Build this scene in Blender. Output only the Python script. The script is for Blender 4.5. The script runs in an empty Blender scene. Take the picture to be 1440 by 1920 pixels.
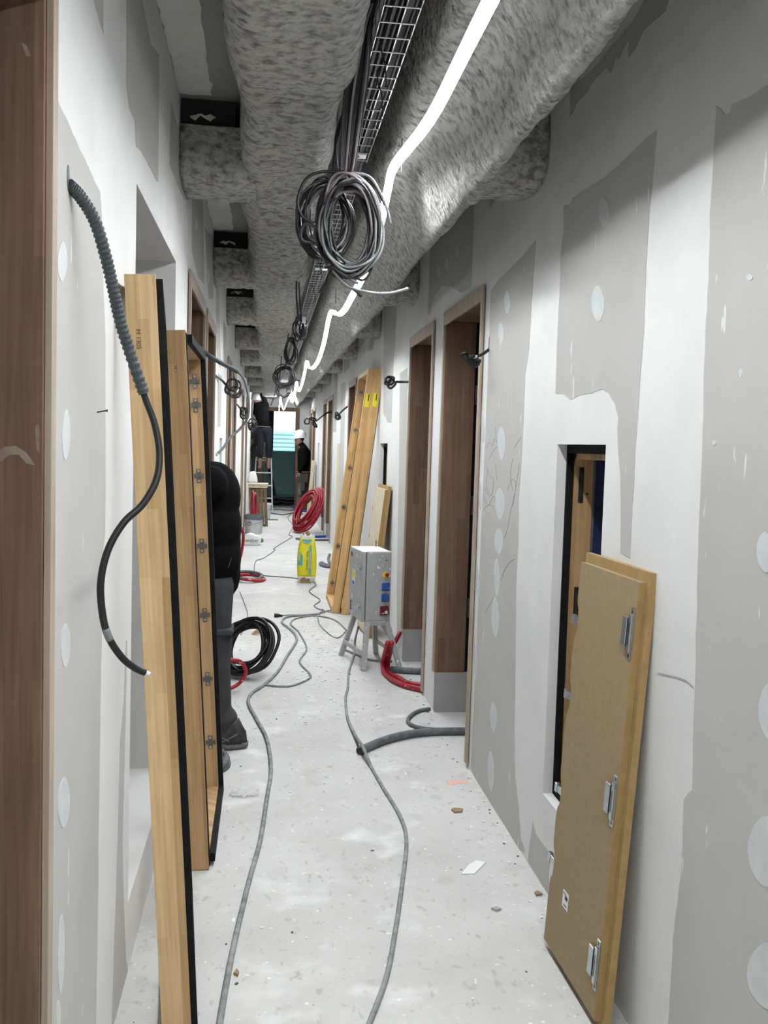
import bpy, bmesh, math, random
import numpy as np
from mathutils import Vector, Matrix, noise
random.seed(7)
S = bpy.context.scene
COL = S.collection

# ------------------------------------------------------------------ camera, world, exposure
F = 1800.0; ROLL = 0.0215; EYE = 1.55
_a = Vector(((500 - 720) / F, (960 - 830) / F, -1)).normalized()      # corridor direction seen by the camera
_u = Vector((math.tan(ROLL), 1, 0)); _u = (_u - _a * _u.dot(_a)).normalized()
_x = _a.cross(_u)
CM = Matrix((_x, _a, _u))                                             # camera axes -> world axes
CAM = Vector((0, 0, EYE))
cd = bpy.data.cameras.new('camera'); cam = bpy.data.objects.new('camera', cd); COL.objects.link(cam)
cd.sensor_fit = 'VERTICAL'; cd.sensor_height = 36.0; cd.lens = F / 1920 * 36.0
cd.clip_start = 0.02; cd.clip_end = 200
cam.matrix_world = Matrix.Translation(CAM) @ CM.to_4x4()
S.camera = cam
S.view_settings.view_transform = 'Standard'; S.view_settings.look = 'None'
S.view_settings.gamma = 1.0; S.view_settings.use_curve_mapping = False
S.view_settings.exposure = 0.0
LED_POWER = 178.0
w = bpy.data.worlds.new('overcast_sky'); S.world = w; w.use_nodes = True
w.node_tree.nodes['Background'].inputs[0].default_value = (0.88, 0.97, 1.0, 1)
w.node_tree.nodes['Background'].inputs[1].default_value = 2.2
S.cycles.max_bounces = 5; S.cycles.diffuse_bounces = 4; S.cycles.glossy_bounces = 2; S.cycles.transmission_bounces = 4
S.cycles.use_adaptive_sampling = True; S.cycles.adaptive_threshold = 0.05; S.cycles.use_light_tree = False; S.cycles.caustics_reflective = False; S.cycles.caustics_refractive = False; S.cycles.use_denoising = True
S.cycles.sample_clamp_indirect = 6.0

XL, XR, ZC, YE = -0.37, 1.01, 2.91, 23.4                              # corridor: left wall, right wall, slab, end wall
WT = 0.21                                                             # partition thickness

def at(px, py, X=None, Y=None, Z=None):
    """point of the place seen at a photograph position, on a wall / cross-section / floor plane"""
    d = CM @ Vector(((px - 720) / F, (960 - py) / F, -1))
    t = (X - CAM.x) / d.x if X is not None else (Y - CAM.y) / d.y if Y is not None else (Z - CAM.z) / d.z
    return CAM + d * t

# ------------------------------------------------------------------ materials
MATS = {}
def nodes_of(m):
    nt = m.node_tree; return nt, nt.nodes, nt.links
def mat(name, col, rough=0.6, col2=None, scale=8.0, detail=4.0, lo=0.35, hi=0.65, bump=0.0, bscale=60.0,
        metal=0.0, spec=0.4, stretch=(1, 1, 1), emit=0.0, specks=None, bdist=.01):
    m = bpy.data.materials.new(name); m.use_nodes = True
    nt, N, L = nodes_of(m); b = N['Principled BSDF']
    b.inputs['Roughness'].default_value = rough; b.inputs['Metallic'].default_value = metal
    b.inputs['Specular IOR Level'].default_value = spec
    b.inputs['Base Color'].default_value = (*col, 1)
    tc = N.new('ShaderNodeTexCoord'); mp = N.new('ShaderNodeMapping'); mp.inputs['Scale'].default_value = stretch
    L.new(tc.outputs['Object'], mp.inputs['Vector'])
    out = None
    if col2 is not None:
        n = N.new('ShaderNodeTexNoise'); n.inputs['Scale'].default_value = scale; n.inputs['Detail'].default_value = detail
        n.inputs['Roughness'].default_value = 0.62
        L.new(mp.outputs[0], n.inputs['Vector'])
        r = N.new('ShaderNodeValToRGB'); r.color_ramp.elements[0].position = lo; r.color_ramp.elements[1].position = hi
        r.color_ramp.elements[0].color = (*col, 1); r.color_ramp.elements[1].color = (*col2, 1)
        L.new(n.outputs['Fac'], r.inputs['Fac']); out = r.outputs['Color']
    for sp in (specks or []):                        # (colour, scale, threshold, softness, stretch)
        c, sc, th, so, stx = sp
        mp2 = N.new('ShaderNodeMapping'); mp2.inputs['Scale'].default_value = stx; mp2.inputs['Location'].default_value = (sc * .37, sc * .11, 3.1)
        L.new(tc.outputs['Object'], mp2.inputs['Vector'])
        n = N.new('ShaderNodeTexNoise'); n.inputs['Scale'].default_value = sc; n.inputs['Detail'].default_value = 3
        L.new(mp2.outputs[0], n.inputs['Vector'])
        r = N.new('ShaderNodeValToRGB'); r.color_ramp.elements[0].position = th; r.color_ramp.elements[1].position = th + so
        r.color_ramp.elements[0].color = (0, 0, 0, 1); r.color_ramp.elements[1].color = (1, 1, 1, 1)
        L.new(n.outputs['Fac'], r.inputs['Fac'])
        mx = N.new('ShaderNodeMix'); mx.data_type = 'RGBA'
        L.new(r.outputs['Color'], mx.inputs[0])
        if out is not None: L.new(out, mx.inputs[6])
        else: mx.inputs[6].default_value = (*col, 1)
        mx.inputs[7].default_value = (*c, 1); out = mx.outputs[2]
    if out is not None: L.new(out, b.inputs['Base Color'])
    if bump:
        n = N.new('ShaderNodeTexNoise'); n.inputs['Scale'].default_value = bscale; n.inputs['Detail'].default_value = 5
        L.new(mp.outputs[0], n.inputs['Vector'])
        bp = N.new('ShaderNodeBump'); bp.inputs['Strength'].default_value = bump; bp.inputs['Distance'].default_value = bdist
        L.new(n.outputs['Fac'], bp.inputs['Height']); L.new(bp.outputs[0], b.inputs['Normal'])
    if emit:
        b.inputs['Emission Color'].default_value = (*col, 1); b.inputs['Emission Strength'].default_value = emit
    MATS[name] = m
    return m

def wood(name, c1, c2, gr, rough=0.55, stave=0.024, length=0.42, axis='Z'):
    """finger-jointed timber: staves of differing tone along the length, with grain"""
    m = bpy.data.materials.new(name); m.use_nodes = True
    nt, N, L = nodes_of(m); b = N['Principled BSDF']; b.inputs['Roughness'].default_value = rough
    b.inputs['Specular IOR Level'].default_value = 0.3
    tc = N.new('ShaderNodeTexCoord'); sx = N.new('ShaderNodeSeparateXYZ'); L.new(tc.outputs['Object'], sx.inputs[0])
    ad = N.new('ShaderNodeMath'); ad.operation = 'ADD'
    cb = N.new('ShaderNodeCombineXYZ')
    if axis == 'Z':
        L.new(sx.outputs['X'], ad.inputs[0]); L.new(sx.outputs['Y'], ad.inputs[1]); L.new(sx.outputs['Z'], cb.inputs['X'])
    else:
        L.new(sx.outputs['X'], ad.inputs[0]); L.new(sx.outputs['Z'], ad.inputs[1]); L.new(sx.outputs['Y'], cb.inputs['X'])
    L.new(ad.outputs[0], cb.inputs['Y'])
    br = N.new('ShaderNodeTexBrick'); br.inputs['Scale'].default_value = 1.0
    br.inputs['Brick Width'].default_value = length; br.inputs['Row Height'].default_value = stave
    br.inputs['Mortar Size'].default_value = 0.0; br.offset = 0.37; br.offset_frequency = 2
    br.inputs['Color1'].default_value = (*c1, 1); br.inputs['Color2'].default_value = (*c2, 1)
    L.new(cb.outputs[0], br.inputs['Vector'])
    mp = N.new('ShaderNodeMapping'); mp.inputs['Scale'].default_value = (2.2, 60, 60)
    L.new(cb.outputs[0], mp.inputs['Vector'])
    n = N.new('ShaderNodeTexNoise'); n.inputs['Scale'].default_value = 1.6; n.inputs['Detail'].default_value = 5; n.inputs['Distortion'].default_value = 0.5
    L.new(mp.outputs[0], n.inputs['Vector'])
    r = N.new('ShaderNodeValToRGB'); r.color_ramp.elements[0].position = 0.35; r.color_ramp.elements[1].position = 0.7
    r.color_ramp.elements[0].color = (1, 1, 1, 1); r.color_ramp.elements[1].color = (*gr, 1)
    L.new(n.outputs['Fac'], r.inputs['Fac'])
    mx = N.new('ShaderNodeMix'); mx.data_type = 'RGBA'; mx.blend_type = 'MULTIPLY'; mx.inputs[0].default_value = 1
    L.new(br.outputs['Color'], mx.inputs[6]); L.new(r.outputs['Color'], mx.inputs[7])
    n2 = N.new('ShaderNodeTexNoise'); n2.inputs['Scale'].default_value = 5; L.new(tc.outputs['Object'], n2.inputs['Vector'])
    mx2 = N.new('ShaderNodeMix'); mx2.data_type = 'RGBA'; mx2.blend_type = 'OVERLAY'; mx2.inputs[0].default_value = 0.18
    L.new(mx.outputs[2], mx2.inputs[6]); L.new(n2.outputs['Fac'], mx2.inputs[7])
    L.new(mx2.outputs[2], b.inputs['Base Color'])
    bp = N.new('ShaderNodeBump'); bp.inputs['Strength'].default_value = 0.08; L.new(n.outputs['Fac'], bp.inputs['Height']); L.new(bp.outputs[0], b.inputs['Normal'])
    MATS[name] = m
    return m

mat('compound', (.80, .80, .79), .85, (.72, .725, .72), 3.0, 4, .35, .75, .06, 25)
mat('board', (.52, .51, .49), .9, (.47, .46, .44), 2.2, 6, .35, .7, .05, 180,
    specks=[((.70, .70, .69), 26, .70, .03, (1, 1, .25)), ((.66, .66, .65), 9, .72, .05, (1, 1, .3))])
mat('filler', (.64, .66, .665), .85, (.58, .60, .605), 20, 3)
mat('floor', (.57, .567, .555), .8, (.475, .47, .457), 1.6, 6, .38, .68, .22, 45,
    specks=[((.45, .44, .42), 7, .60, .16, (1, .8, 1)), ((.42, .41, .39), 34, .62, .10, (1, .6, 1)), ((.68, .68, .67), 5, .60, .18, (1, 1, 1)), ((.30, .29, .27), 60, .70, .04, (1, 1, 1)), ((.78, .78, .77), 38, .68, .05, (1, 1, 1))])
mat('slab', (.30, .30, .29), .9, (.24, .24, .235), 3, 5, .4, .7, .1, 40)
mat('ceiling_paint', (.66, .65, .62), .9, (.58, .57, .54), 4, 4)
mat('flock', (.20, .194, .178), 1.0, (.46, .45, .42), 34, 6, .34, .56, 1.0, 48, spec=.05, stretch=(.8, 1, 1), bdist=.022,
    specks=[((.13, .125, .112), 26, .58, .16, (.7, 1.1, 1))])
mat('room_wall', (.40, .41, .42), .9, (.33, .34, .35), 2, 4)
mat('plate_grey', (.36, .36, .35), .75, (.31, .31, .30), 6, 4)
wood('brown_jamb', (.235, .140, .090), (.145, .085, .054), (.72, .68, .64), .6, .045, .7)
wood('light_wood', (.66, .475, .265), (.36, .23, .105), (.80, .74, .66), .5, .027, .46)
wood('light_wood_warm', (.56, .37, .195), (.34, .21, .10), (.80, .74, .66), .5, .027, .5)
wood('light_wood_tall', (.70, .46, .215), (.47, .295, .125), (.80, .74, .66), .5, .027, .5)
wood('pale_edge', (.44, .37, .30), (.38, .31, .245), (.85, .8, .74), .7, .05, .8)
mat('black_seal', (.006, .006, .0065), .8, (.011, .011, .011), 30, 3, spec=.15)
mat('black_steel', (.02, .02, .022), .45)
mat('hinge_metal', (.20, .195, .175), .35, metal=1.0)
mat('zinc', (.62, .66, .70), .28, (.5, .54, .58), 40, 2, metal=1.0)
mat('wire_steel', (.55, .57, .58), .35, metal=1.0)
mat('mdf_face', (.32, .235, .128), .75, (.285, .21, .115), 40, 3)
mat('mdf_edge', (.37, .24, .10), .8, (.31, .20, .08), 30, 4)
mat('mdf_pale', (.62, .55, .40), .8, (.56, .49, .35), 10, 3)
mat('mdf_brown', (.22, .15, .09), .8, (.175, .118, .07), 14, 4)
mat('blue_film', (.022, .034, .10), .5, (.032, .048, .13), 4, 3)
mat('black_cable', (.009, .009, .010), .45)
mat('dark_cable', (.022, .022, .025), .45)
mat('mauve_cable', (.19, .155, .17), .42)
mat('grey_core', (.17, .175, .18), .45)
mat('conduit_dark', (.045, .058, .065), .5, (.06, .07, .075), 30, 3)
mat('conduit_dusty', (.075, .085, .095), .65, (.16, .165, .17), 18, 4)
mat('cord_grey', (.15, .155, .165), .7, (.30, .305, .31), 22, 4)
mat('red_pipe', (.36, .014, .030), .4, (.27, .010, .022), 12, 3, specks=[((.6, .4, .4), 30, .66, .06, (1, 1, 1))])
mat('blue_pipe', (.03, .09, .36), .45)
mat('box_grey', (.42, .425, .43), .5, (.37, .375, .38), 9, 4, specks=[((.78, .78, .76), 34, .66, .02, (1, 1, 1)), ((.7, .7, .68), 13, .70, .02, (1, 1, 1))])
mat('dust_white', (.78, .78, .77), .9)
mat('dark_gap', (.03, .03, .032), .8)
mat('socket_blue', (.02, .09, .36), .5, specks=[((.7, .7, .7), 60, .66, .03, (1, 1, 1))])
mat('socket_red', (.13, .012, .02), .5, specks=[((.7, .65, .65), 45, .62, .03, (1, 1, 1))])
mat('yellow', (.72, .60, .01), .5)
mat('bag_yellow', (.70, .62, .015), .5, (.60, .53, .012), 14, 3)
mat('bag_teal', (.10, .36, .36), .5)
mat('bag_kraft', (.30, .20, .12), .8, (.22, .14, .08), 20, 3)
mat('bag_white', (.66, .66, .62), .7, (.58, .58, .54), 20, 3)
mat('label_yellow', (.78, .74, .01), .5)
mat('ink', (.02, .02, .02), .6)
mat('ink_brown', (.05, .03, .02), .7)
mat('pencil', (.12, .12, .12), .8)
mat('white_plastic', (.78, .79, .79), .4)
mat('white_paint_bucket', (.58, .59, .60), .6, (.48, .49, .50), 12, 3)
mat('bucket_rim', (.085, .095, .10), .7, (.16, .17, .175), 20, 4)
mat('green_plastic', (.10, .17, .06), .6)
mat('helmet_white', (.83, .83, .83), .3)
mat('jacket_black', (.003, .003, .0035), 1.0, (.005, .005, .006), 20, 3, spec=.08)
mat('trousers_black', (.030, .031, .034), .9, (.045, .046, .05), 14, 4)
mat('jeans_navy', (.006, .008, .014), .9, (.010, .013, .02), 30, 3)
mat('trousers_taupe', (.13, .11, .095), .9, (.10, .088, .076), 20, 3)
mat('trousers_grey', (.13, .125, .12), .9, (.10, .098, .094), 20, 3)
mat('skin', (.42, .24, .17), .6)
mat('hair', (.015, .012, .01), .7)
mat('shoe_black', (.02, .02, .021), .6, (.05, .05, .052), 40, 3)
mat('shoe_sole', (.16, .155, .15), .8, (.10, .098, .095), 30, 3)
mat('boot_brown', (.26, .15, .085), .8)
mat('shoe_mauve', (.22, .13, .12), .8)
mat('leather', (.20, .115, .05), .7)
mat('pouch', (.05, .045, .04), .8)
mat('aluminium', (.72, .73, .74), .35, metal=1.0)
mat('ladder_white', (.74, .75, .75), .45)
mat('ladder_dark', (.03, .035, .035), .5)
mat('teal_board', (.36, .62, .60), .8, (.32, .57, .55), 3, 4)
mat('teal_pale', (.30, .50, .50), .8)
mat('facade', (.42, .85, .88), .8)
mat('facade_white', (.9, .95, .95), .8)
mat('glass', (.9, .97, .97), .02)
_g = MATS['glass'].node_tree.nodes['Principled BSDF']; _g.inputs['Transmission Weight'].default_value = 1.0; _g.inputs['IOR'].default_value = 1.01
mat('plastic_film', (.78, .78, .76), .25); MATS['plastic_film'].node_tree.nodes['Principled BSDF'].inputs['Alpha'].default_value = .55
mat('pink_spray', (.75, .42, .38), .9)
mat('led', (.95, .985, 1.0), .4, emit=LED_POWER)
mat('led_sleeve', (.95, .985, 1.0), .4, emit=3.0)
mat('leaf_brown', (.28, .19, .11), .8)
mat('window_frame', (.02, .025, .025), .5)

# ------------------------------------------------------------------ mesh helpers
class MB:
    def __init__(s): s.v = []; s.f = []
    def add(s, vs, fs):
        o = len(s.v); s.v += [tuple(v) for v in vs]; s.f += [tuple(i + o for i in f) for f in fs]; return s
    def box(s, x0, x1, y0, y1, z0, z1):
        x0, x1 = min(x0, x1), max(x0, x1); y0, y1 = min(y0, y1), max(y0, y1); z0, z1 = min(z0, z1), max(z0, z1)
        return s.add([(x0, y0, z0), (x1, y0, z0), (x1, y1, z0), (x0, y1, z0), (x0, y0, z1), (x1, y0, z1), (x1, y1, z1), (x0, y1, z1)],
                     [(0, 3, 2, 1), (4, 5, 6, 7), (0, 1, 5, 4), (1, 2, 6, 5), (2, 3, 7, 6), (3, 0, 4, 7)])
    def bar(s, p, q, wx, wy, up=(0, 0, 1)):
        """rectangular bar from p to q"""
        p, q = Vector(p), Vector(q); d = (q - p).normalized(); up = Vector(up)
        if abs(d.dot(up)) > .98: up = Vector((0, 1, 0))
        a = d.cross(up).normalized(); b = a.cross(d)
        vs = []
        for c in (p, q):
            for i, j in ((-1, -1), (1, -1), (1, 1), (-1, 1)): vs.append(c + a * (i * wx / 2) + b * (j * wy / 2))
        return s.add(vs, [(0, 1, 2, 3), (7, 6, 5, 4), (0, 4, 5, 1), (1, 5, 6, 2), (2, 6, 7, 3), (3, 7, 4, 0)])
    def prism(s, poly, axis, a0, a1):
        """polygon (u,v) extruded along axis: X->(a,u,v) Y->(u,a,v) Z->(u,v,a)"""
        f = {'X': lambda u, v, a: (a, u, v), 'Y': lambda u, v, a: (u, a, v), 'Z': lambda u, v, a: (u, v, a)}[axis]
        n = len(poly)
        vs = [f(u, v, a0) for u, v in poly] + [f(u, v, a1) for u, v in poly]
        fs = [tuple(range(n))[::-1], tuple(range(n, 2 * n))] + [(i, (i + 1) % n, n + (i + 1) % n, n + i) for i in range(n)]
        return s.add(vs, fs)
    def tube(s, pts, r, sides=8, cap=True, closed=False):
        pts = [Vector(p) for p in pts]; n = len(pts); rr = r if isinstance(r, (list, tuple)) else [r] * n
        vs = []; prev = None
        for i, p in enumerate(pts):
            if closed: t = pts[(i + 1) % n] - pts[i - 1]
            else: t = pts[min(i + 1, n - 1)] - pts[max(i - 1, 0)]
            if t.length < 1e-9: t = Vector((0, 0, 1))
            t.normalize()
            if prev is None:
                g = Vector((0, 0, 1)) if abs(t.z) < .9 else Vector((1, 0, 0)); a = t.cross(g).normalized()
            else:
                a = (prev - t * prev.dot(t))
                a = a.normalized() if a.length > 1e-6 else t.orthogonal().normalized()
            prev = a; b = t.cross(a)
            for k in range(sides):
                th = 2 * math.pi * k / sides
                vs.append(p + (a * math.cos(th) + b * math.sin(th)) * rr[i])
        fs = []
        for i in range(n if closed else n - 1):
            j = (i + 1) % n
            for k in range(sides):
                l = (k + 1) % sides
                fs.append((i * sides + k, i * sides + l, j * sides + l, j * sides + k))
        if cap and not closed:
            fs.append(tuple(range(sides))[::-1]); fs.append(tuple((n - 1) * sides + k for k in range(sides)))
        return s.add(vs, fs)
    def lathe(s, prof, c=(0, 0, 0), sides=24, axis='Z'):
        vs = []
        for r, h in prof:
            for k in range(sides):
                th = 2 * math.pi * k / sides; a, b = r * math.cos(th), r * math.sin(th)
                v = (a, b, h) if axis == 'Z' else (h, a, b) if axis == 'X' else (b, h, a)
                vs.append((v[0] + c[0], v[1] + c[1], v[2] + c[2]))
        fs = []
        for i in range(len(prof) - 1):
            for k in range(sides):
                l = (k + 1) % sides
                fs.append((i * sides + k, i * sides + l, (i + 1) * sides + l, (i + 1) * sides + k))
        fs.append(tuple(range(sides))[::-1]); fs.append(tuple((len(prof) - 1) * sides + k for k in range(sides)))
        return s.add(vs, fs)
    def ball(s, c, r, sides=14, rings=8):
        r = r if isinstance(r, (tuple, list)) else (r, r, r)
        vs = [(c[0], c[1], c[2] - r[2])]
        for i in range(1, rings):
            ph = -math.pi / 2 + math.pi * i / rings
            for k in range(sides):
                th = 2 * math.pi * k / sides
                vs.append((c[0] + r[0] * math.cos(ph) * math.cos(th), c[1] + r[1] * math.cos(ph) * math.sin(th), c[2] + r[2] * math.sin(ph)))
        vs.append((c[0], c[1], c[2] + r[2])); t = len(vs) - 1
        fs = [(0, 1 + (k + 1) % sides, 1 + k) for k in range(sides)]
        for i in range(rings - 2):
            for k in range(sides):
                l = (k + 1) % sides
                fs.append((1 + i * sides + k, 1 + i * sides + l, 1 + (i + 1) * sides + l, 1 + (i + 1) * sides + k))
        fs += [(t, 1 + (rings - 2) * sides + k, 1 + (rings - 2) * sides + (k + 1) % sides) for k in range(sides)]
        return s.add(vs, fs)
    def build(s, name, m, parent=None, smooth=False, bevel=0.0, xf=None):
        me = bpy.data.meshes.new(name)
        vs = [xf @ Vector(v) for v in s.v] if xf is not None else s.v
        me.from_pydata([tuple(v) for v in vs], [], s.f); me.update()
        bm = bmesh.new(); bm.from_mesh(me); bmesh.ops.recalc_face_normals(bm, faces=bm.faces); bm.to_mesh(me); bm.free()
        me.materials.append(MATS[m])
        if smooth: me.polygons.foreach_set('use_smooth', [True] * len(me.polygons))
        o = bpy.data.objects.new(name, me); COL.objects.link(o)
        if parent is not None: o.parent = parent
        if bevel:
            b = o.modifiers.new('bevel', 'BEVEL'); b.width = bevel; b.segments = 2; b.limit_method = 'ANGLE'; b.angle_limit = .9
        return o

def smooth_path(pts, sub=6, closed=False):
    pts = [Vector(p) for p in pts]; n = len(pts); out = []
    rng = range(n) if closed else range(n - 1)
    for i in rng:
        if closed: p0, p1, p2, p3 = pts[i - 1], pts[i], pts[(i + 1) % n], pts[(i + 2) % n]
        else: p0, p1, p2, p3 = pts[max(i - 1, 0)], pts[i], pts[i + 1], pts[min(i + 2, n - 1)]
        for k in range(sub):
            t = k / sub
            out.append(.5 * ((2 * p1) + (p2 - p0) * t + (2 * p0 - 5 * p1 + 4 * p2 - p3) * t * t + (3 * p1 - p0 - 3 * p2 + p3) * t ** 3))
    if not closed: out.append(pts[-1])
    return out

def empty(name, loc=(0, 0, 0), rot=None):
    o = bpy.data.objects.new(name, None); COL.objects.link(o); o.location = loc
    o.empty_display_size = .05
    if rot is not None: o.rotation_euler = rot
    return o
def tag(o, label, cat, group=None, kind=None):
    o['label'] = label; o['category'] = cat
    if group: o['group'] = group
    if kind: o['kind'] = kind
    return o
def struct(o, label=None, cat=None):
    o['kind'] = 'structure'
    if label: o['label'] = label
    if cat: o['category'] = cat
    return o
def link_copy(o, parent, loc=None, rot=None):
    c = o.copy(); COL.objects.link(c); c.parent = parent
    if loc is not None: c.location = loc
    if rot is not None: c.rotation_euler = rot
    return c
def text(s, size, xf, m, parent, name='lettering', depth=.0006, sx=1.0):
    cu = bpy.data.curves.new(name, 'FONT'); cu.body = s; cu.size = size; cu.extrude = depth; cu.align_x = 'CENTER'; cu.align_y = 'CENTER'
    cu.resolution_u = 3
    t = bpy.data.objects.new(name, cu); COL.objects.link(t)
    dg = bpy.context.evaluated_depsgraph_get()
    me = bpy.data.meshes.new_from_object(t.evaluated_get(dg)); bpy.data.objects.remove(t)
    me.transform(xf @ Matrix.Diagonal((sx, 1, 1, 1))); me.materials.clear(); me.materials.append(MATS[m])
    o = bpy.data.objects.new(name, me); COL.objects.link(o); o.parent = parent
    return o
def basis(x, y, o):
    """local frame: text right = x, text up = y, at o"""
    x, y = Vector(x).normalized(), Vector(y).normalized(); z = x.cross(y).normalized(); y = z.cross(x)
    M = Matrix((x, y, z)).transposed().to_4x4(); M.translation = Vector(o); return M

# ------------------------------------------------------------------ structure: shell
def wall_mesh(x0, x1, ya, yb, z1, openings):
    m = MB(); ys = ya
    for (a, b, zb, zt) in sorted(openings):
        m.box(x0, x1, ys, a, 0, z1)
        if zb > 0: m.box(x0, x1, a, b, 0, zb)
        m.box(x0, x1, a, b, zt, z1)
        ys = b
    m.box(x0, x1, ys, yb, 0, z1)
    return m
DT = 2.31                                             # top of the door openings
R_DOORS = [(4.50, 5.50), (5.86, 6.82), (11.0, 11.95), (14.9, 15.95), (16.4, 17.3), (20.2, 21.2), (21.6, 22.5)]
L_DOORS = [(0.72, 1.68), (4.50, 5.55), (5.76, 6.66), (8.9, 9.75), (10.35, 11.3), (14.3, 15.2), (16.7, 17.7)]
R_NICHES = [(2.785, 3.27, .325, 1.575), (8.03, 8.57, .325, 1.575), (18.6, 19.1, .325, 1.575)]
L_OPEN = (2.76, 3.92, .21, 2.25)
L_NICHES = [(7.75, 8.15, .325, 1.575)]
mat('jamb_dust', (.30, .24, .19), .95, (.20, .145, .11), 30, 5)
wall_right = struct(wall_mesh(XR, XR + WT, -3.0, YE, ZC, [(a, b, 0, DT) for a, b in R_DOORS] + R_NICHES).build('wall_right', 'compound'),
                    'right corridor wall of plasterboard with filled joints', 'wall')
wall_left = struct(wall_mesh(XL - WT, XL, -3.0, YE, ZC, [(a, b, 0, DT) for a, b in L_DOORS] + [L_OPEN] + L_NICHES).build('wall_left', 'compound'),
                   'left corridor wall of plasterboard with filled joints', 'wall')
floor = struct(MB().box(-2.6, 3.0, -3.2, 28.0, -.15, 0).build('floor', 'floor'), 'dusty pale concrete floor', 'floor')
ceiling = struct(MB().box(-2.6, 3.0, -3.2, 28.0, ZC, ZC + .2).build('ceiling', 'slab'), 'grey concrete slab above the ducts', 'ceiling')
struct(MB().box(-2.6, -2.4, -3.2, 28.0, 0, ZC).build('wall_outer_left', 'room_wall'), 'far grey wall of the rooms on the left', 'wall')
struct(wall_mesh(2.8, 3.0, -3.2, 28.0, ZC, [(24.0, 26.8, .9, 2.6)]).build('wall_outer_right', 'room_wall'), 'far grey wall of the rooms on the right', 'wall')  # opening added for an unseen window that lights the end room
struct(MB().box(-2.4, 2.8, -3.2, -3.0, 0, ZC).build('wall_back', 'compound'), 'white wall closing the corridor behind the viewer', 'wall')
# end wall with a doorway
ex0, ex1, ez1 = at(497, 800, Y=YE).x, at(555, 800, Y=YE).x, at(530, 771, Y=YE).z
wall_end = struct(MB().box(-2.4, ex0, YE, YE + .15, 0, ZC).box(ex1, 2.8, YE, YE + .15, 0, ZC).box(ex0, ex1, YE, YE + .15, ez1, ZC)
                  .build('wall_end', 'compound'), 'white end wall of the corridor around a doorway', 'wall')
d = empty('door_end', ((ex0 + ex1) / 2, YE, 0)); struct(d, 'brown timber frame of the doorway at the corridor end', 'door')
for nm, b in (('jamb', (ex0 - .08, ex0, YE - .02, YE + .16, 0, ez1 + .09)), ('jamb', (ex1, ex1 + .085, YE - .02, YE + .16, 0, ez1 + .09)), ('head', (ex0, ex1, YE - .02, YE + .16, ez1, ez1 + .09))):
    MB().box(*b).build(nm, 'brown_jamb', None).parent = d
for c in d.children: c.matrix_parent_inverse = Matrix.Translation(d.location).inverted()
# room beyond the end doorway, with a window
YW = 27.2
wx0, wx1 = at(513, 800, Y=YW).x, at(556, 800, Y=YW).x; wz0, wz1 = at(535, 846, Y=YW).z, 2.75
struct(MB().box(-2.4, wx0, YW, YW + .2, 0, ZC).box(wx1, 2.8, YW, YW + .2, 0, ZC).box(wx0, wx1, YW, YW + .2, 0, wz0).box(wx0, wx1, YW, YW + .2, wz1, ZC)
       .build('wall_end_room', 'teal_board'), 'teal moisture-resistant board wall under the bright window', 'wall')
wn = struct(MB().box(wx0, wx1, YW + .08, YW + .09, wz0, wz1).build('window_1', 'glass'), 'bright window beyond the end doorway', 'window')
fr = MB()
fr.box(wx0 - .13, wx0 + .0, YW - .06, YW + .12, wz0, wz1); fr.box(wx1 - .03, wx1 + .06, YW - .03, YW + .12, wz0, wz1)
fr.box(wx0, wx1, YW - .03, YW + .12, wz1 - .04, wz1 + .05)
f_ = fr.build('window_frame', 'window_frame', wn)
MB().box(wx0 - .13, wx0 - .07, YW - .12, YW - .06, 1.85, 1.90).build('handle', 'aluminium', wn)
struct(MB().box(at(505, 925, Z=.12).x, at(556, 925, Z=.12).x + .5, YE + 1.6, YW, 0, .12).build('trim_1', 'teal_pale'), 'pale teal platform on the floor beyond the end doorway', 'platform')
struct(MB().box(2.89, 2.90, 24.0, 26.8, .9, 2.6).build('fill_window', 'glass'), 'unseen side window added to light the room beyond the end doorway', 'window')  # added out of view: lets daylight in to brighten the teal wall
# the building outside the window
fb = empty('building_facade', (0.6, 34, 0)); tag(fb, 'pale cyan slatted building facade seen through the far window', 'building')
MB().box(-6, 6, 0, .3, -3, 8).build('wall', 'facade_white', fb)
for k in range(10):
    MB().box(-6, 6, -.12, -.02, .6 + k * .14, .69 + k * .14).build('slat', 'facade', fb)

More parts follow.
